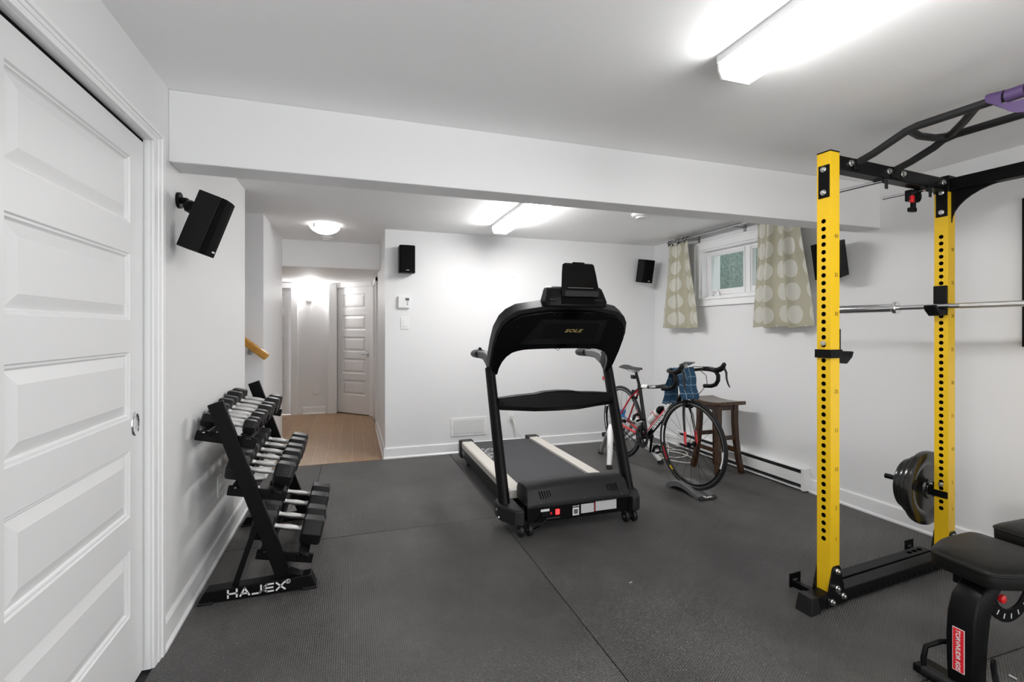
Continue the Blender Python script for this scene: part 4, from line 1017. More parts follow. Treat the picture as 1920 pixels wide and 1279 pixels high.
# weight plates on the peg behind the right upright
b = MB(); b.cyl((LB+.002, .036, .395), (LB+.002, .285, .395), .0145, n=18); b.box(LB-.035, LB+.035, .031, .037, .355, .435); pg = obj('plate_peg', b, 'black', pr, world=False)
for xx in (LB-W-.006, LB+W+.0005):
    b = MB(); b.box(xx, xx+.0055, -.030, .060, .362, .398); obj('peg_bracket', b, 'black', pr, bevel=.003, world=False)
bolt((LB-W, 0, .432), (-1, 0, 0), UB, .009)
def plate_disc(y, R_, th, label):
    t = thing('weight_plate', label, 'weight plate', (0, 0, 0), 0, 'weight plates on the rack peg', local=True)
    t.location = Matrix.Translation(RA) @ Matrix.Rotation(RR, 4, 'Z') @ Vector((LB+.002, y, .395-.010)); t.rotation_euler = (0, 0, RR)
    prof = [(.025, 0), (.050, 0), (.058, .008), (R_*.62, .010), (R_*.68, .002), (R_*.93, 0), (R_*.985, .005), (R_, th*.35), (R_, th*.65), (R_*.985, th-.005), (R_*.93, th), (R_*.68, th-.002), (R_*.62, th-.010), (.058, th-.008), (.050, th), (.025, th)]
    b = MB(); b.lathe(prof, (0, 0, 0), 'y', 56); obj('plate', b, mat('black_urethane', (.010, .0095, .009), .22, coat=.3) if 'black_urethane' not in bpy.data.materials else bpy.data.materials['black_urethane'], t, world=False)
    b = MB(); b.ring((0, th/2, 0), (0, 1, 0), .0245, .031, th+.002, 28); obj('hub_ring', b, 'bolt', t, world=False)
plate_disc(.064, .200, .040, 'largest black weight plate on the peg, next to the yellow upright')
plate_disc(.108, .165, .034, 'middle black weight plate on the peg between the largest and smallest')
plate_disc(.145, .140, .032, 'smallest black weight plate on the peg, farthest from the upright')

# purple resistance band looped over the outer pull up bar
t = thing('resistance_band', 'purple latex resistance band knotted over the pull-up bar', 'resistance band', (0, 0, 0), local=True)
t.location = Matrix.Translation(RA) @ Matrix.Rotation(RR, 4, 'Z') @ Vector((.16, -.56, 2.10)); t.rotation_euler = (0, 0, RR)
def ribbon(name, pts, wv, th=.0045):
    """flat band: centre line pts, width vectors wv"""
    b = MB(); n = len(pts); pts = [Vector(p) for p in pts]; wv = [Vector(w) for w in wv]; R = []
    fine = 6; P2, W2 = [], []
    for i in range(n-1):
        p0, p1, p2, p3 = pts[max(0, i-1)], pts[i], pts[i+1], pts[min(n-1, i+2)]
        for k in range(fine):
            u = k/fine
            P2.append(.5*((2*p1) + (-p0+p2)*u + (2*p0-5*p1+4*p2-p3)*u*u + (-p0+3*p1-3*p2+p3)*u**3)); W2.append(wv[i].lerp(wv[i+1], u))
    P2.append(pts[-1]); W2.append(wv[-1])
    for i, (p, w) in enumerate(zip(P2, W2)):
        tg = (P2[min(i+1, len(P2)-1)]-P2[max(i-1, 0)]).normalized(); nn = tg.cross(w).normalized()
        R.append([p-w/2-nn*th/2, p+w/2-nn*th/2, p+w/2+nn*th/2, p-w/2+nn*th/2])
    b.loft(R); return obj(name, b, 'purple', t, world=False, sharp=50, bevel=.0012, seg=1)
r0 = .0205
loop = [(r0*cos(a), -.012, r0*sin(a)) for a in [radians(k) for k in range(-80, 271, 25)]]
ribbon('band_wrap', loop, [(0, .052, 0)]*len(loop))
lp2 = [(.021, .030, -.012), (.014, .036, .016), (-.004, .040, .0245), (-.020, .042, .012), (-.0245, .040, -.014), (-.026, .022, -.040), (-.026, -.020, -.058), (-.022, -.075, -.064), (-.016, -.15, -.060), (-.004, -.25, -.052)]
wv2 = [(0, .046, 0), (0, .046, 0), (0, .046, .004), (0, .046, .010), (0, .044, .018), (0, .034, .034), (0, .014, .046), (0, .002, .048), (0, -.006, .048), (0, -.006, .048)]
ribbon('band_loop', lp2, wv2)
lp3 = [(.024, .020, -.02), (.022, -.005, -.052), (.020, -.045, -.082), (.014, -.095, -.088), (.008, -.15, -.070), (.002, -.22, -.040)]
ribbon('band_tail', lp3, [(0, .044, .012), (0, .03, .036), (0, .012, .046), (0, -.008, .047), (0, -.016, .044), (0, -.016, .044)])

# ================================================================== weight bench (seat end towards the treadmill, runs to the right)
bn = thing('weight_bench', 'black adjustable weight bench with padded seat and red label in the near right corner', 'weight bench', (2.2, 1.08, 0))
def pad(name, outl, z0, z1, dome=.012):
    b = MB(); n = len(outl); cx = sum(p[0] for p in outl)/n; cy = sum(p[1] for p in outl)/n
    R = []
    for z, k in ((z0, .90), (z0, .98), (z0+.012, 1.0), (z1-.014, 1.005), (z1-.006, .992), (z1-.002, .965), (z1+dome*.4, .85), (z1+dome*.8, .55), (z1+dome, .2)):
        R.append([(cx+(x-cx)*k, cy+(y-cy)*k, z) for x, y in outl])
    b.loft(R); o = obj(name, b, 'leather', bn, sharp=50)
    t_ = MB(); t_.tube([(cx+(x-cx)*1.003, cy+(y-cy)*1.003, z1-.012) for x, y in outl], .0038, 8, loop=True); obj('piping', t_, 'leather', o)
    return o
def rounded(pts, r=.05, n=5):
    out = []; k = len(pts)
    for i in range(k):
        p, a, c = Vector(pts[i]), Vector(pts[i-1]), Vector(pts[(i+1) % k])
        u, v = (a-p).normalized(), (c-p).normalized(); q0, q1 = p+u*r, p+v*r
        for j in range(n+1):
            t_ = j/n; out.append(tuple((1-t_)**2*q0 + 2*t_*(1-t_)*p + t_*t_*q1))
    return out
pad('seat_pad', rounded([(1.985, 1.005), (2.005, 1.195), (2.165, 1.245), (2.35, 1.25), (2.35, .90), (2.165, .935)], .035), .395, .452)
pad('back_pad', rounded([(2.405, .925), (2.405, 1.225), (3.10, 1.215), (3.10, .935)], .05), .405, .478)
# front post: wide curved column
b = MB(); R = []
for x, z, w, d in ((2.135, .398, .040, .05), (2.06, .375, .043, .05), (2.015, .335, .046, .045), (1.992, .28, .047, .04), (1.982, .20, .047, .036), (1.980, .11, .045, .034), (1.984, .035, .043, .033)):
    R.append([(x-d*.2, 1.075-w, z), (x-d*.75, 1.075-w*.82, z), (x-d*.85, 1.075-w*.3, z), (x-d*.85, 1.075+w*.3, z), (x-d*.75, 1.075+w*.82, z), (x-d*.2, 1.075+w, z), (x+d, 1.075+w, z), (x+d, 1.075-w, z)])
b.loft(R); post = obj('front_post', b, 'black', bn, sharp=50, bevel=.004)
xf_ = 1.9485
b = MB(); b.box(xf_-.0012, xf_+.003, 1.058, 1.090, .094, .238); lb = obj('red_label', b, 'redlab', post)
letters('lettering', 'TORVNUDR IGIS', .0185, frame_m((xf_-.0022, 1.075, .166), (0, 0, -1), (0, -1, 0)), 'whitelet', post, depth=.0004, shear=.1, bold=.0002)
b = MB(); b.box(xf_-.0016, xf_+.001, 1.0572, 1.0582, .094, .238); b.box(xf_-.0016, xf_+.001, 1.0898, 1.0908, .094, .238); b.box(xf_-.0016, xf_+.001, 1.0572, 1.0908, .2375, .2388); b.box(xf_-.0016, xf_+.001, 1.0572, 1.0908, .093, .0943); obj('label_edge', b, 'whitelet', post)
# main rail, rear leg, foot loop, adjuster sector and knob
b = MB(); b.bar((2.05, 1.12, .368), (2.95, 1.12, .340), .06, .05); obj('main_rail', b, 'black', bn, bevel=.006)
b = MB(); b.bar((2.92, 1.12, .34), (3.02, 1.10, .05), .06, .06, up=(1, 0, 0)); b.box(2.985, 3.045, .86, 1.29, 0, .06); obj('rear_leg', b, 'black', bn, bevel=.006)
b = MB(); b.cyl((1.945, .975, .036), (1.945, 1.175, .036), .018, n=16); obj('foot_roller', b, 'rubhead', bn)
for y in (.975, 1.175):
    b = MB(); b.tube([(1.945, y, .036), (1.940, y, .075), (1.955, y, .115), (1.99, y-(y-1.075)*.25, .140), (2.03, y-(y-1.075)*.45, .145)], .0085, 10); fa = obj('foot_arm', b, 'black', bn)
b = MB(); b.box(1.955, 2.035, .93, 1.22, .0, .03); obj('base_foot', b, 'black', bn, bevel=.006)
b = MB(); b.cyl((2.0, .965, .142), (2.0, .945, .142), .006, n=10); obj('bolt', b, 'bolt', bn)
b = MB(); n = 18; cS = Vector((2.285, 1.10, .325)); pin_ = []; pout = []
for i in range(n+1):
    a = radians(-175 + 170*i/n); pin_.append((cS.x+.095*cos(a), cS.z+.095*sin(a))); pout.append((cS.x+.142*cos(a), cS.z+.142*sin(a)))
b.loft([[ (p[0], 1.098, p[1]), (q_[0], 1.098, q_[1]), (q_[0], 1.106, q_[1]), (p[0], 1.106, p[1])] for p, q_ in zip(pin_, pout)]); sec = obj('adjuster_sector', b, 'black', bn, bevel=.001)
for i in range(7):
    a = radians(-150 + 20*i); c = cS + Vector((.120*cos(a), -.0025, .120*sin(a))); d_ = Vector((cos(a), 0, sin(a)))
    b = MB(); b.bar(c-d_*.009, c+d_*.009, .0045, .0012, up=(0, 1, 0)); obj('tick_mark', b, 'whitelet', sec)
b = MB(); b.cyl((2.172, 1.10, .302), (2.176, 1.078, .301), .007, n=14); b.lathe([(.001, 0), (.012, 0), (.0155, -.006), (.0145, -.014), (.008, -.018), (.001, -.019)], (2.178, 1.080, .300), 'y', 20); obj('knob', b, 'redpl', bn)
b = MB(); b.bar((2.15, 1.12, .38), (2.13, 1.125, .32), .02, .04, up=(1, 0, 0)); obj('seat_bracket', b, 'black', bn, bevel=.003)
# ================================================================== road bicycle (plane X = BX, heading towards -Y)
BX = 2.445
bk = thing('road_bicycle', 'black red and white road bicycle clamped in an indoor trainer by the back corner', 'bicycle', (BX, 3.55, 0))
def bp(y, z, x=0.): return Vector((BX+x, y, z))
RAx, FAx = bp(4.030, .379), bp(3.045, .379)
BB_, SC, ST_ = bp(3.632, .318), bp(3.735, .735), bp(3.800, .872)
HT, HB = bp(3.172, .865), bp(3.122, .725)
# frame tubes
b = MB(); b.tube([BB_, SC + (SC-BB_).normalized()*.02], [.0175, .016], 14)
b.tube([SC, bp(3.45, .772), bp(3.172, .825)], [.0145, .016, .019], 14); b.tube([HB - (HT-HB).normalized()*.005, HT], [.024, .020], 16)
b.tube([bp(3.145, .745), bp(3.40, .520), bp(3.602, .336)], [(.023, .020), (.024, .021), (.024, .022)], 16)
b.cyl(bp(3.632, .318, -.036), bp(3.632, .318, .036), .023, n=18); fr = obj('frame', b, 'carbon', bk, sharp=50)
for s in (-1, 1):
    b = MB(); b.tube([SC + Vector((s*.012, 0, -.02)), bp(3.83, .64, s*.030), RAx + Vector((s*.062, -.012, .02))], [.0085, .0085, .0075], 10)
    b.box(BX+s*.062-.003, BX+s*.062+.003, 4.00, 4.045, .362, .40)
    obj('seat_stay', b, 'red' , bk, sharp=50)
    b = MB(); b.tube([SC + Vector((s*.0125, 0, -.012)), bp(3.815, .658, s*.0285)], .0095, 10); obj('stay_top', b, 'carbon', bk)
    b = MB(); b.tube([BB_ + Vector((s*.022, .02, 0)), bp(3.80, .335, s*.036), RAx + Vector((s*.064, -.01, -.005))], [.012, .0115, .009], 10); obj('chain_stay', b, 'red', bk, sharp=50)
# red and white paint along the top of the down tube, white letter blocks on the side
dA, dB = bp(3.165, .735), bp(3.604, .338); dd = (dB-dA).normalized(); nrm = Vector((0, dd.z, -dd.y)); nrm = nrm if nrm.z > 0 else -nrm
def dt(t, up, x): return dA + (dB-dA)*t + nrm*up + Vector((x, 0, 0))
b = MB(); b.bar(dt(.38, .016, -.014), dt(1.0, .016, -.014), .020, .014, up=nrm); obj('red_band', b, 'red', fr, bevel=.003)
b = MB(); b.bar(dt(.16, .0095, -.0215), dt(1.0, .0085, -.0225), .004, .005, up=nrm); obj('white_line', b, 'whitelet', fr)
letters('lettering', 'cannondale', .052, frame_m(dt(.55, -.010, -.0235), -dd, nrm), 'whitelet', bk, bold=.0012, sx=1.28, depth=.0006)
b = MB(); b.bar(bp(3.70, .746, -.0005), bp(3.60, .753, -.0005), .033, .033, up=(0, 0, 1)); b.xf(Matrix.Identity(4)); obj('white_band', b, 'white', fr, bevel=.012, seg=3)
letters('lettering', 'CAAD', .026, frame_m(bp(3.52, .764, -.0165), (0, -1, .16), (0, 0, 1)), 'whitelet', bk, bold=.0006, sx=1.3)
# fork
fd = (HB-HT).normalized(); crown = HB + fd*.03
b = MB(); b.tube([HB, crown + fd*.01], [.021, .018], 14); fk = obj('fork', b, 'carbon', bk)
for s in (-1, 1):
    pts = [crown + Vector((s*.014, 0, .004)), bp(3.085, .60, s*.038), bp(3.062, .475, s*.047)]
    b = MB(); b.tube(pts + [pts[-1]*.6 + (FAx+Vector((s*.050, 0, 0)))*.4], [(.014, .010), (.012, .009), (.010, .008), (.009, .0075)], 12, flat=(0, 1, 0)); obj('fork_blade', b, 'carbon', bk)
    b = MB(); b.tube([bp(3.058, .478, s*.0475), bp(3.050, .405, s*.0515), FAx+Vector((s*.052, 0, 0))], [(.0125, .0095), (.011, .0085), (.008, .006)], 12, flat=(0, 1, 0)); obj('fork_tip', b, 'red', bk)
    if s > 0: b = MB(); b.tube([bp(3.078, .69, s*.030 - .0108), bp(3.072, .60, s*.040 - .0102), bp(3.056, .48, s*.049-.0088)], .0014, 6); obj('white_line', b, 'whitelet', fk)
# seatpost, saddle, clamp, rear light
b = MB(); b.cyl(SC, ST_, .0135, n=14); b.cyl(SC+Vector((0, 0, .0)), SC+(ST_-SC)*.12, .0185, n=14); sp_ = obj('seat_post', b, 'carbon', bk)
b = MB(); b.box(BX-.014, BX+.014, 3.815, 3.865, .800, .835); obj('rear_light', b, 'blackgl', bk, bevel=.004)
R = []
for y, w, z, th in ((3.995, .040, .918, .018), (3.985, .066, .921, .026), (3.95, .070, .921, .030), (3.90, .056, .915, .030), (3.85, .034, .911, .028), (3.78, .022, .911, .026), (3.72, .018, .912, .022), (3.705, .010, .911, .014)):
    R.append([(BX+w*cos(a), y, z - th*.5 + (th*.5 if sin(a) > 0 else th*.5*(1-.3*cos(a)**2))*sin(a) - (.012*(cos(a)**2) if w > .04 else .006*cos(a)**2)) for a in [2*pi*k/18 for k in range(18)]])
b = MB(); b.loft(R); sd = obj('saddle', b, mat('saddle_cover', (.03, .026, .03), .5, bump=.2, bscale=500), bk, sharp=60)
b = MB()
for s in (-1, 1): b.tube([bp(3.95, .895, s*.03), bp(3.89, .872, s*.022), bp(3.80, .872, s*.022), bp(3.735, .893, s*.010)], .0035, 8)
b.box(BX-.03, BX+.03, 3.785, 3.82, .862, .882); obj('saddle_rails', b, 'alu', bk)
# wheels
def wheel(c, ax, name, label, deco):
    ax = Vector(ax).normalized(); c = Vector(c)
    b = MB(); b.ring(c, ax, .292, .3125, .019, 64); rim = obj('wheel', b, 'carbon', bk, sharp=30, label=label)
    b = MB(); b.torus(c, ax, .3225, .0125, 64, 12, .0125); obj('tyre', b, 'tire', rim, sharp=80)
    b = MB(); b.ring(c, ax, .3065, .3125, .0200, 64); obj('brake_track', b, 'alu', rim)
    b = MB(); b.lathe([(.006, -.05), (.009, -.045), (.009, -.032), (.021, -.030), (.021, -.026), (.011, -.022), (.011, .022), (.021, .026), (.021, .030), (.009, .032), (.009, .045), (.006, .05)], (0, 0, 0), 'z', 20)
    q = Vector((0, 0, 1)).rotation_difference(ax).to_matrix().to_4x4(); b.xf(Matrix.Translation(c) @ q); hub = obj('hub', b, 'blackgl', rim)
    u = Vector((0, 0, 1)); w = ax.cross(u)
    for k in range(20):
        a = 2*pi*k/20; s = 1 if k % 2 else -1; a2 = a + s*.9*(1 if (k//2) % 2 else -1)
        b = MB(); b.cyl(c + (u*cos(a2)+w*sin(a2))*.019 + ax*(s*.028), c + (u*cos(a)+w*sin(a))*.293, .0011, n=5, cap=False); obj('spoke', b, 'black', rim)
    for a0, a1, m_ in deco:
        b = MB(); n = 10; R = []
        for i in range(n+1):
            a = radians(a0+(a1-a0)*i/n); e = u*cos(a)+w*sin(a)
            R.append([c+e*.2945-ax*.0102, c+e*.3055-ax*.0102, c+e*.3055-ax*.0094, c+e*.2945-ax*.0094])
        b.loft(R); obj('rim_decal', b, m_, rim)
    return rim
st = radians(6.5)
fax = Vector((cos(st), sin(st), 0))   # axle direction of the slightly turned front wheel
wheel(FAx, fax, 'wheel', 'front wheel', [(-98, -72, 'whitelet'), (-125, -104, 'red'), (-142, -134, 'yellow'), (88, 112, 'whitelet')])
wheel(RAx, (1, 0, 0), 'wheel', 'rear wheel', [(60, 90, 'red'), (250, 275, 'whitelet')])
# drivetrain
b = MB()
for R0, R1, x in ((.072, .098, -.046), (.052, .078, -.040)):
    n = 80; c = bp(3.632, .318, x); rings = []
    for i in range(n):
        a = 2*pi*i/n; ro = R1 - (.004 if i % 2 else 0)
        rings.append([c+Vector((-.001, R0*cos(a), R0*sin(a))), c+Vector((-.001, ro*cos(a), ro*sin(a))), c+Vector((.001, ro*cos(a), ro*sin(a))), c+Vector((.001, R0*cos(a), R0*sin(a)))])
    b.loft(rings, True, False, True)
for k in range(5):
    a = radians(72*k+20); b.bar(bp(3.632, .318, -.047), bp(3.632+.078*cos(a), .318+.078*sin(a), -.045), .014, .006, up=(1, 0, 0))
obj('chainring', b, 'dgrey', bk)
def crank(s, ang):
    a = radians(ang); x = s*.062; d = Vector((0, cos(a), sin(a)))
    p0 = bp(3.632, .318, s*.055); p1 = bp(3.632, .318, s*.078) + d*.170
    b = MB(); b.bar(p0, p1, .014, .026, up=Vector((0, -d.z, d.y)), d1=.018); b.cyl(bp(3.632, .318, s*.036), bp(3.632, .318, s*.064), .020, n=16)
    c_ = obj('crank_arm', b, 'carbon', bk, bevel=.003)
    b = MB(); q = p1 + Vector((s*.06, 0, 0)); b.box(q.x-.032, q.x+.032, q.y-.05, q.y+.05, q.z-.010, q.z+.010); b.cyl(p1, q, .006, n=10); pd = obj('pedal', b, 'whitelet', bk, bevel=.004)
    b = MB(); b.tube([q+Vector((-.036, -.01, 0)), q+Vector((-.03, -.015, .04)), q+Vector((0, -.02, .055)), q+Vector((.03, -.015, .04)), q+Vector((.036, -.01, 0))], [(.004, .014)]*5, 8); b.tube([q+Vector((-.03, -.045, 0)), q+Vector((-.02, -.085, .02)), q+Vector((.02, -.085, .02)), q+Vector((.03, -.045, 0))], [(.004, .012)]*4, 8); obj('toe_strap', b, 'blackpl', pd)
crank(-1, 110); crank(1, -70)
b = MB()
for s in (1, -1): b.bar(bp(3.632+.02, .318+s*.090, -.0445), bp(4.03, .379+s*.035 - (.0 if s > 0 else .01), -.043), .006, .008)
obj('chain', b, 'dgrey', bk)
b = MB()
for R1, x in ((.048, -.034), (.042, -.038), (.036, -.042), (.030, -.046), (.025, -.050)): b.cyl(bp(4.03, .379, x-.001), bp(4.03, .379, x+.001), R1, n=28)
obj('cassette', b, 'dgrey', bk)
b = MB(); b.tube([bp(4.03, .355, -.052), bp(4.00, .30, -.05), bp(3.96, .235, -.046)], [.011, .012, .009], 8); b.cyl(bp(3.985, .285, -.05), bp(3.985, .285, -.040), .018, n=14); b.cyl(bp(3.955, .228, -.05), bp(3.955, .228, -.040), .018, n=14); obj('rear_derailleur', b, 'dgrey', bk)
b = MB(); b.box(BX-.04, BX-.012, 3.65, 3.69, .40, .45); b.bar(bp(3.665, .42, -.045), bp(3.73, .40, -.045), .006, .03); obj('front_derailleur', b, 'alu', bk, bevel=.003)
for yb, zb in ((3.075, .705), (3.825, .672)):   # rim brakes
    b = MB()
    for s in (-1, 1): b.tube([bp(yb, zb+.022, s*.004), bp(yb-.012, zb+.014, s*.028), bp(yb-.012, zb-.022, s*.030), bp(yb-.006, zb-.045, s*.020)], [.008, .0085, .007, .006], 8); b.box(BX+s*.013-.004, BX+s*.013+.004, yb-.03, yb+.02, zb-.052, zb-.036)
    b.cyl(bp(yb-.02, zb+.02), bp(yb+.03, zb+.02), .008, n=10); obj('brake_caliper', b, 'blackgl', bk)
# stem, bars, hoods, levers
sm = bp(3.185, .905); bc = bp(3.092, .938)
b = MB(); b.cyl(HT, sm, .018, n=14); b.tube([sm, bc], [.017, .019], 14); b.cyl(bc - fax*.024, bc + fax*.024, .021, n=16); obj('stem', b, 'carbon', bk)
fwd = Vector((sin(st), -cos(st), 0)); up = Vector((0, 0, 1))
barp = {}
b = MB(); allp = []
for s in (-1, 1):
    o = bc
    pts = [o, o+fax*s*.06, o+fax*s*.165+up*.004, o+fax*s*.197+fwd*.012+up*.003, o+fax*s*.208+fwd*.045-up*.001, o+fax*s*.210+fwd*.082-up*.010, o+fax*s*.211+fwd*.104-up*.040, o+fax*s*.212+fwd*.102-up*.078, o+fax*s*.213+fwd*.078-up*.112, o+fax*s*.213+fwd*.035-up*.128, o+fax*s*.214-fwd*.035-up*.134]
    barp[s] = pts
b.tube([barp[-1][2]] + [bc - fax*.06, bc, bc + fax*.06] + [barp[1][2]], .0125, 12); hb = obj('handlebar', b, 'carbon', bk)
for s in (-1, 1):
    b = MB(); b.tube(barp[s][2:], .0158, 12); obj('bar_tape', b, 'blackpl', bk, sharp=80)
    h0 = barp[s][5]
    b = MB(); b.tube([h0-fwd*.015+up*.004, h0+fwd*.035+up*.016, h0+fwd*.065+up*.034, h0+fwd*.078+up*.060, h0+fwd*.075+up*.072], [(.016, .018), (.017, .021), (.017, .022), (.015, .017), (.008, .009)], 14, flat=fax); hd = obj('brake_hood', b, 'blackpl', bk, sharp=80)
    b = MB(); b.tube([h0+fwd*.078+up*.032, h0+fwd*.098+up*.0, h0+fwd*.100-up*.045, h0+fwd*.108-up*.085+fax*s*.006, h0+fwd*.122-up*.112+fax*s*.010], [(.011, .007), (.010, .006), (.009, .005), (.008, .0045), (.005, .003)], 10, flat=fax); obj('brake_lever', b, 'dgrey', bk, sharp=60)
    e = barp[s][-1]
b = MB(); p = barp[1][5]; b.tube([p+fwd*.03+up*.02, p+fwd*.0+up*.036-fax*.06, bc+fax*.06+up*.025, bc+fax*.0+fwd*.02+up*.016], .0026, 6)
b.tube([bc+fax*.115+fwd*.01, bc+fax*.165+fwd*.03-up*.045, bc+fax*.175+fwd*.03-up*.11, bc+fax*.115+fwd*.02-up*.175, bp(3.06, .725, .012)], .0026, 6); obj('cables', b, 'blackpl', bk)
# bottle in its cage
bo = dt(.66, .062, 0); bd = -dd
t = thing('water_bottle', 'frosted white water bottle with black cap in the bicycle frame', 'bottle', tuple(bo))
b = MB(); b.lathe([(.001, -.085), (.033, -.085), (.0365, -.078), (.0365, -.01), (.033, .0), (.033, .015), (.0365, .025), (.0365, .058), (.031, .075), (.001, .076)], (0, 0, 0), 'z', 24); q = Vector((0, 0, 1)).rotation_difference(bd).to_matrix().to_4x4(); b.xf(Matrix.Translation(bo) @ q); obj('body', b, 'bottle', t)
b = MB(); b.lathe([(.033, .070), (.034, .086), (.030, .105), (.016, .112), (.015, .128), (.012, .134), (.001, .135)], (0, 0, 0), 'z', 24); b.xf(Matrix.Translation(bo) @ q); obj('cap', b, 'blackgl', t)
b = MB()
for s in (-1, 1):
    b.tube([dt(.60, .024, s*.010), dt(.60, .05, s*.037), dt(.605, .085, s*.036), dt(.70, .100, s*.018), dt(.82, .075, s*.012), dt(.84, .030, s*.008)], .003, 8)
obj('bottle_cage', b, 'red', bk)

# blue checked cloth over the handlebar
t = thing('checked_cloth', 'blue checked cloth draped over the bicycle handlebar', 'cloth', (2.39, 3.09, .70))
def drape(name, x0, x1, yf, zf, yb_, zb, ph):
    top = bc.z + .0185; yc = bc.y
    def fn(u, v):
        x = x0 + (x1-x0)*u; ybar = yc + (x-BX)*sin(st)/cos(st)
        L1, L2 = top-zf, top-zb; s = v*(L1+L2)
        wob = .008*sin(9*u+ph)+.004*sin(23*u+2*ph)
        if s < L1:
            k = (L1-s)/L1; y = ybar - .020 + (yf-ybar+.020)*min(1, k*1.15) ; z = top - (L1-s); y += -.012*k + wob*k
        else:
            k = (s-L1)/L2; y = ybar + .020 + (yb_-ybar-.020)*min(1, k*1.1); z = top - (s-L1); y += wob*k
        e = min(abs(s-L1)/.03, 1); 
        if e < 1: y = ybar + (y-ybar)*e**.5; z = top + .0*e
        return Vector((x + .006*sin(14*v+ph) + (.012*(u-.5)*(v-.5)), y, z + .004*sin(20*u)))
    b = MB(); b.sheet(fn, 30, 44, lambda u, v: (u*(x1-x0), v*(2*top-zf-zb))); return obj(name, b, 'plaid', t, sharp=180, solid=.003)
drape('front_flap', 2.335, 2.492, 3.035, .725, 3.125, .86, 1.)
drape('hanging_flap', 2.285, 2.405, 3.04, .87, 3.175, .675, 2.4)
b = MB(); m_ = Matrix.Translation((2.42, 3.065, .992)) @ Matrix.Rotation(radians(-24), 4, 'X') @ Matrix.Rotation(radians(8), 4, 'Z')
b.box(-.055, .055, -.035, .035, -.004, .004, m_); b.cyl((2.42, 3.08, .955), (2.42, 3.075, .988), .012, n=12); obj('phone_mount', b, 'lgrey', bk, bevel=.003)

# ================================================================== indoor trainer
tr = thing('bike_trainer', 'white and grey folding indoor trainer holding the bicycle rear wheel', 'bike trainer', (BX, 4.0, 0))
for s in (-1, 1):
    k_ = 1.0 if s < 0 else 1.5
    b = MB(); b.tube([(BX+s*.105, 4.035, .36), (BX+s*.125, 4.02, .335), (BX+s*.155, 3.985, .29), (BX+s*.155+s*.05*k_, 3.90, .13), (BX+s*.155+s*.08*k_*1.15, 3.845, .022)], [(.020, .022), (.026, .028), (.030, .030), (.026, .026), (.022, .022)], 16); lg = obj('leg', b, 'white', tr, sharp=60)
    b = MB(); b.cyl((BX+s*.155+s*.08*k_*1.13, 3.848, .030), (BX+s*.155+s*.08*k_*1.19, 3.838, 0), .026, .027, 16); obj('foot', b, 'dgrey', lg)
    if s == -1: letters('lettering', 'TACX', .030, frame_m((BX-.214, 3.895, .165), (.06, -.11, -.30), (.10, .40, -.13)), 'lgrey', lg, depth=.0004)
    b = MB(); b.tube([(BX+s*.115, 4.03, .34), (BX+s*.10, 4.14, .23), (BX+s*.055, 4.34, .022)], [.020, .020, .020], 14); lg = obj('leg', b, 'lgrey', tr, sharp=60)
    b = MB(); b.cyl((BX+s*.054, 4.34, .035), (BX+s*.05, 4.36, 0), .024, n=16); obj('foot', b, 'blackpl', lg)
    b = MB(); b.cyl((BX+s*.068, 4.03, .379), (BX+s*.135, 4.03, .379), .016, n=16); b.box(BX+s*.12-.012, BX+s*.12+.012, 3.995, 4.06, .32, .40); obj('axle_clamp', b, 'lgrey', tr, bevel=.004)
b = MB(); b.tube([(BX-.15, 3.985, .29), (BX-.10, 4.10, .19), (BX+.10, 4.10, .19), (BX+.15, 3.985, .29)], .014, 12); obj('cross_tube', b, 'lgrey', tr)
b = MB(); b.cyl((BX-.06, 4.30, .20), (BX+.06, 4.30, .20), .024, n=20); b.box(BX+.05, BX+.17, 4.25, 4.36, .14, .26); b.bar((BX, 4.11, .19), (BX, 4.30, .17), .05, .03); obj('resistance_roller', b, 'dgrey', tr, bevel=.006)
b = MB(); b.box(2.475, 2.525, 4.09, 4.13, .44, .475); b.cyl((2.50, 4.11, .40), (2.50, 4.11, .45), .02, n=12); b.bar((2.54, 4.03, .38), (2.50, 4.11, .41), .012, .012); obj('blue_release_lever', b, 'blue', tr, bevel=.006, label='blue lever')

# grey block under the front wheel
rb = thing('wheel_riser_block', 'grey arched riser block with white lettering under the bicycle front wheel', 'wheel block', (2.475, 3.09, 0), -radians(3))
def blk(x0, x1, pts):
    b = MB(); b.prism(pts, 'x', x0, x1); return b
bxm = Matrix.Translation((2.470, 3.09, 0)) @ Matrix.Rotation(radians(5), 4, 'Z')
for x0, x1 in ((-.078, -.020), (.020, .078)):
    pts = [(.185, .012), (.165, .040), (.12, .066), (.06, .080), (0, .076), (-.07, .058), (-.135, .034), (-.165, .020), (-.165, .0), (-.13, .0), (-.06, .022), (.0, .036), (.06, .036), (.11, .022), (.14, .0), (.185, .0)]
    b = blk(x0, x1, pts).xf(bxm); obj('side_arch', b, 'grey', rb, bevel=.004, sharp=30)
b = blk(-.022, .022, [(.165, .0), (.165, .030), (.10, .050), (0, .042), (-.10, .032), (-.16, .018), (-.165, 0), (-.13, 0), (0, .022), (.12, .01)]).xf(bxm); obj('wheel_groove', b, 'grey', rb, bevel=.002)
b = MB(); b.prism([(-.162, .004), (-.162, .026), (-.186, .016), (-.190, .004)], 'x', -.080, .080).xf(bxm); ft = obj('front_badge_plate', b, 'dgrey', rb, bevel=.002)
m_ = bxm @ frame_m((.0, -.1775, .0208), (1, 0, 0), (0, .024, .010)); letters('lettering', 'Tacx', .030, m_, 'whitelet', rb, bold=.0008, sx=1.25, depth=.0006)

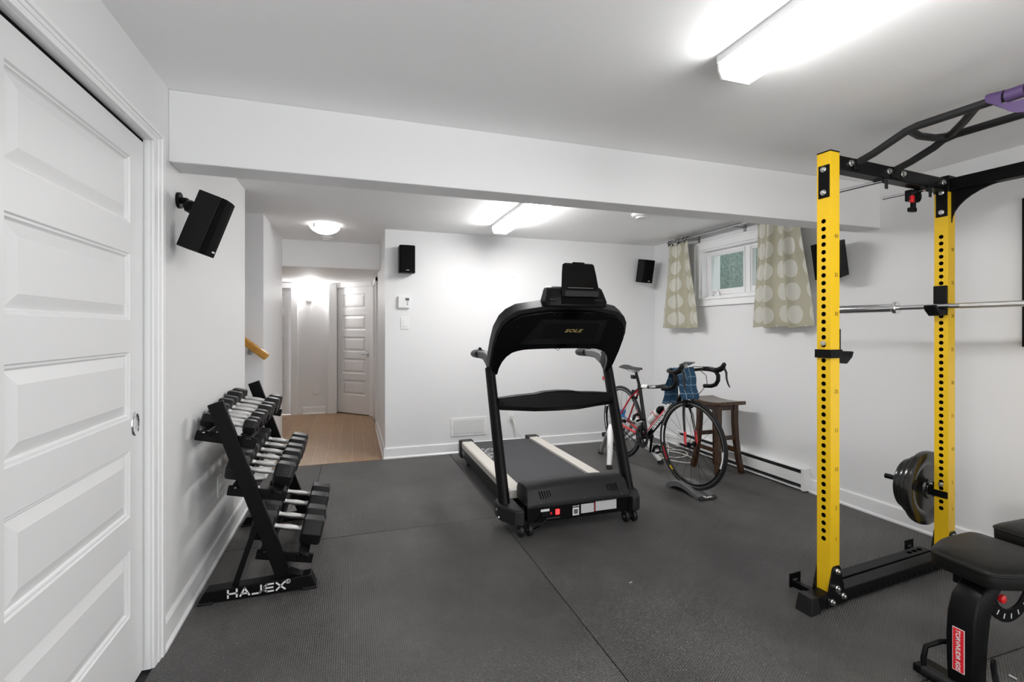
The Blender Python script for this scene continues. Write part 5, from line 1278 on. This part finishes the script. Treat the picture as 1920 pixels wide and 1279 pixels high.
# ================================================================== saddle stool
so = thing('saddle_stool', 'dark stained wooden saddle stool against the right wall by the heater', 'stool', (3.095, 3.512, 0))
SX, SY = 3.095, 3.514
R = []
for i in range(13):
    u = -1 + 2*i/12; y = SY + .200*u; zz = .600 + .016*u*u
    R.append([(SX-.132, y, zz-.014), (SX+.132, y, zz-.014), (SX+.134, y, zz+.012), (SX+.128, y, zz+.018), (SX-.128, y, zz+.018), (SX-.134, y, zz+.012)])
b = MB(); b.loft(R); obj('seat', b, 'stooltop', so, sharp=40, bevel=.003)
for sx_ in (-1, 1):
    for sy in (-1, 1):
        top = Vector((SX+sx_*.088, SY+sy*.118, .592)); mid = Vector((SX+sx_*.095, SY+sy*.122, .30)); bot = Vector((SX+sx_*.126, SY+sy*.156, 0))
        b = MB(); R = []
        for p, w in ((top, .044), (Vector((SX+sx_*.088, SY+sy*.117, .45)), .043), (mid, .042), (Vector((SX+sx_*.108, SY+sy*.136, .14)), .041), (bot, .040)):
            R.append([p+Vector((a*w/2, c*w/2, 0)) for a, c in ((-1, -1), (1, -1), (1, 1), (-1, 1))])
        b.loft(R); obj('leg', b, 'stool', so, sharp=40, bevel=.003)
for s, z in ((-1, .31), (1, .31)):
    b = MB(); b.box(SX-.075, SX+.075, SY+s*.122-.011, SY+s*.122+.011, z-.018, z+.018); obj('stretcher', b, 'stool', so, bevel=.002)
    b = MB(); b.box(SX+s*.102-.010, SX+s*.102+.010, SY-.11, SY+.11, .20-.018, .20+.018); obj('stretcher', b, 'stool', so, bevel=.002)
    b = MB(); b.box(SX+s*.090-.010, SX+s*.090+.010, SY-.10, SY+.10, .545, .59); b.box(SX-.07, SX+.07, SY+s*.118-.010, SY+s*.118+.010, .55, .585); obj('apron', b, 'stool', so, bevel=.002)
# loose white cable on the floor by the wall
b = MB()
pts = []
for i in range(60):
    a = i/59*2*pi*2.6; r = .15+.05*sin(a*.7)
    pts.append((3.02+.16*cos(a)+.04*sin(a*.37), 4.10+r*1.5*sin(a)+.1*cos(a*.23), .007+.004*(1+sin(a*1.3))))
pts += [(3.18, 4.32, .02), (3.24, 4.45, .03), (3.30, 4.55, .10)]
b.tube(pts, .0055, 8); o = obj('loose_cable', b, 'offwhite'); set_props(o, 'loops of off-white cable lying on the floor behind the bicycle', 'cord')
# ================================================================== light and colour
w = bpy.data.worlds.new('sky'); scene.world = w; w.use_nodes = True
bg = w.node_tree.nodes['Background']; bg.inputs['Color'].default_value = (.97, .985, 1., 1); bg.inputs['Strength'].default_value = 2.2  # even bright sky, also the added fill through the open rear
vs = scene.view_settings
scene.display_settings.display_device = 'sRGB'
vs.view_transform = 'Standard'; vs.look = 'None'; vs.exposure = 0.13; vs.gamma = 1.0; vs.use_curve_mapping = False
scene.cycles.use_denoising = True
scene.cycles.diffuse_bounces = 8; scene.cycles.max_bounces = 14; scene.cycles.transparent_max_bounces = 12
scene.cycles.caustics_reflective = False; scene.cycles.caustics_refractive = False
scene.cycles.sample_clamp_indirect = 8
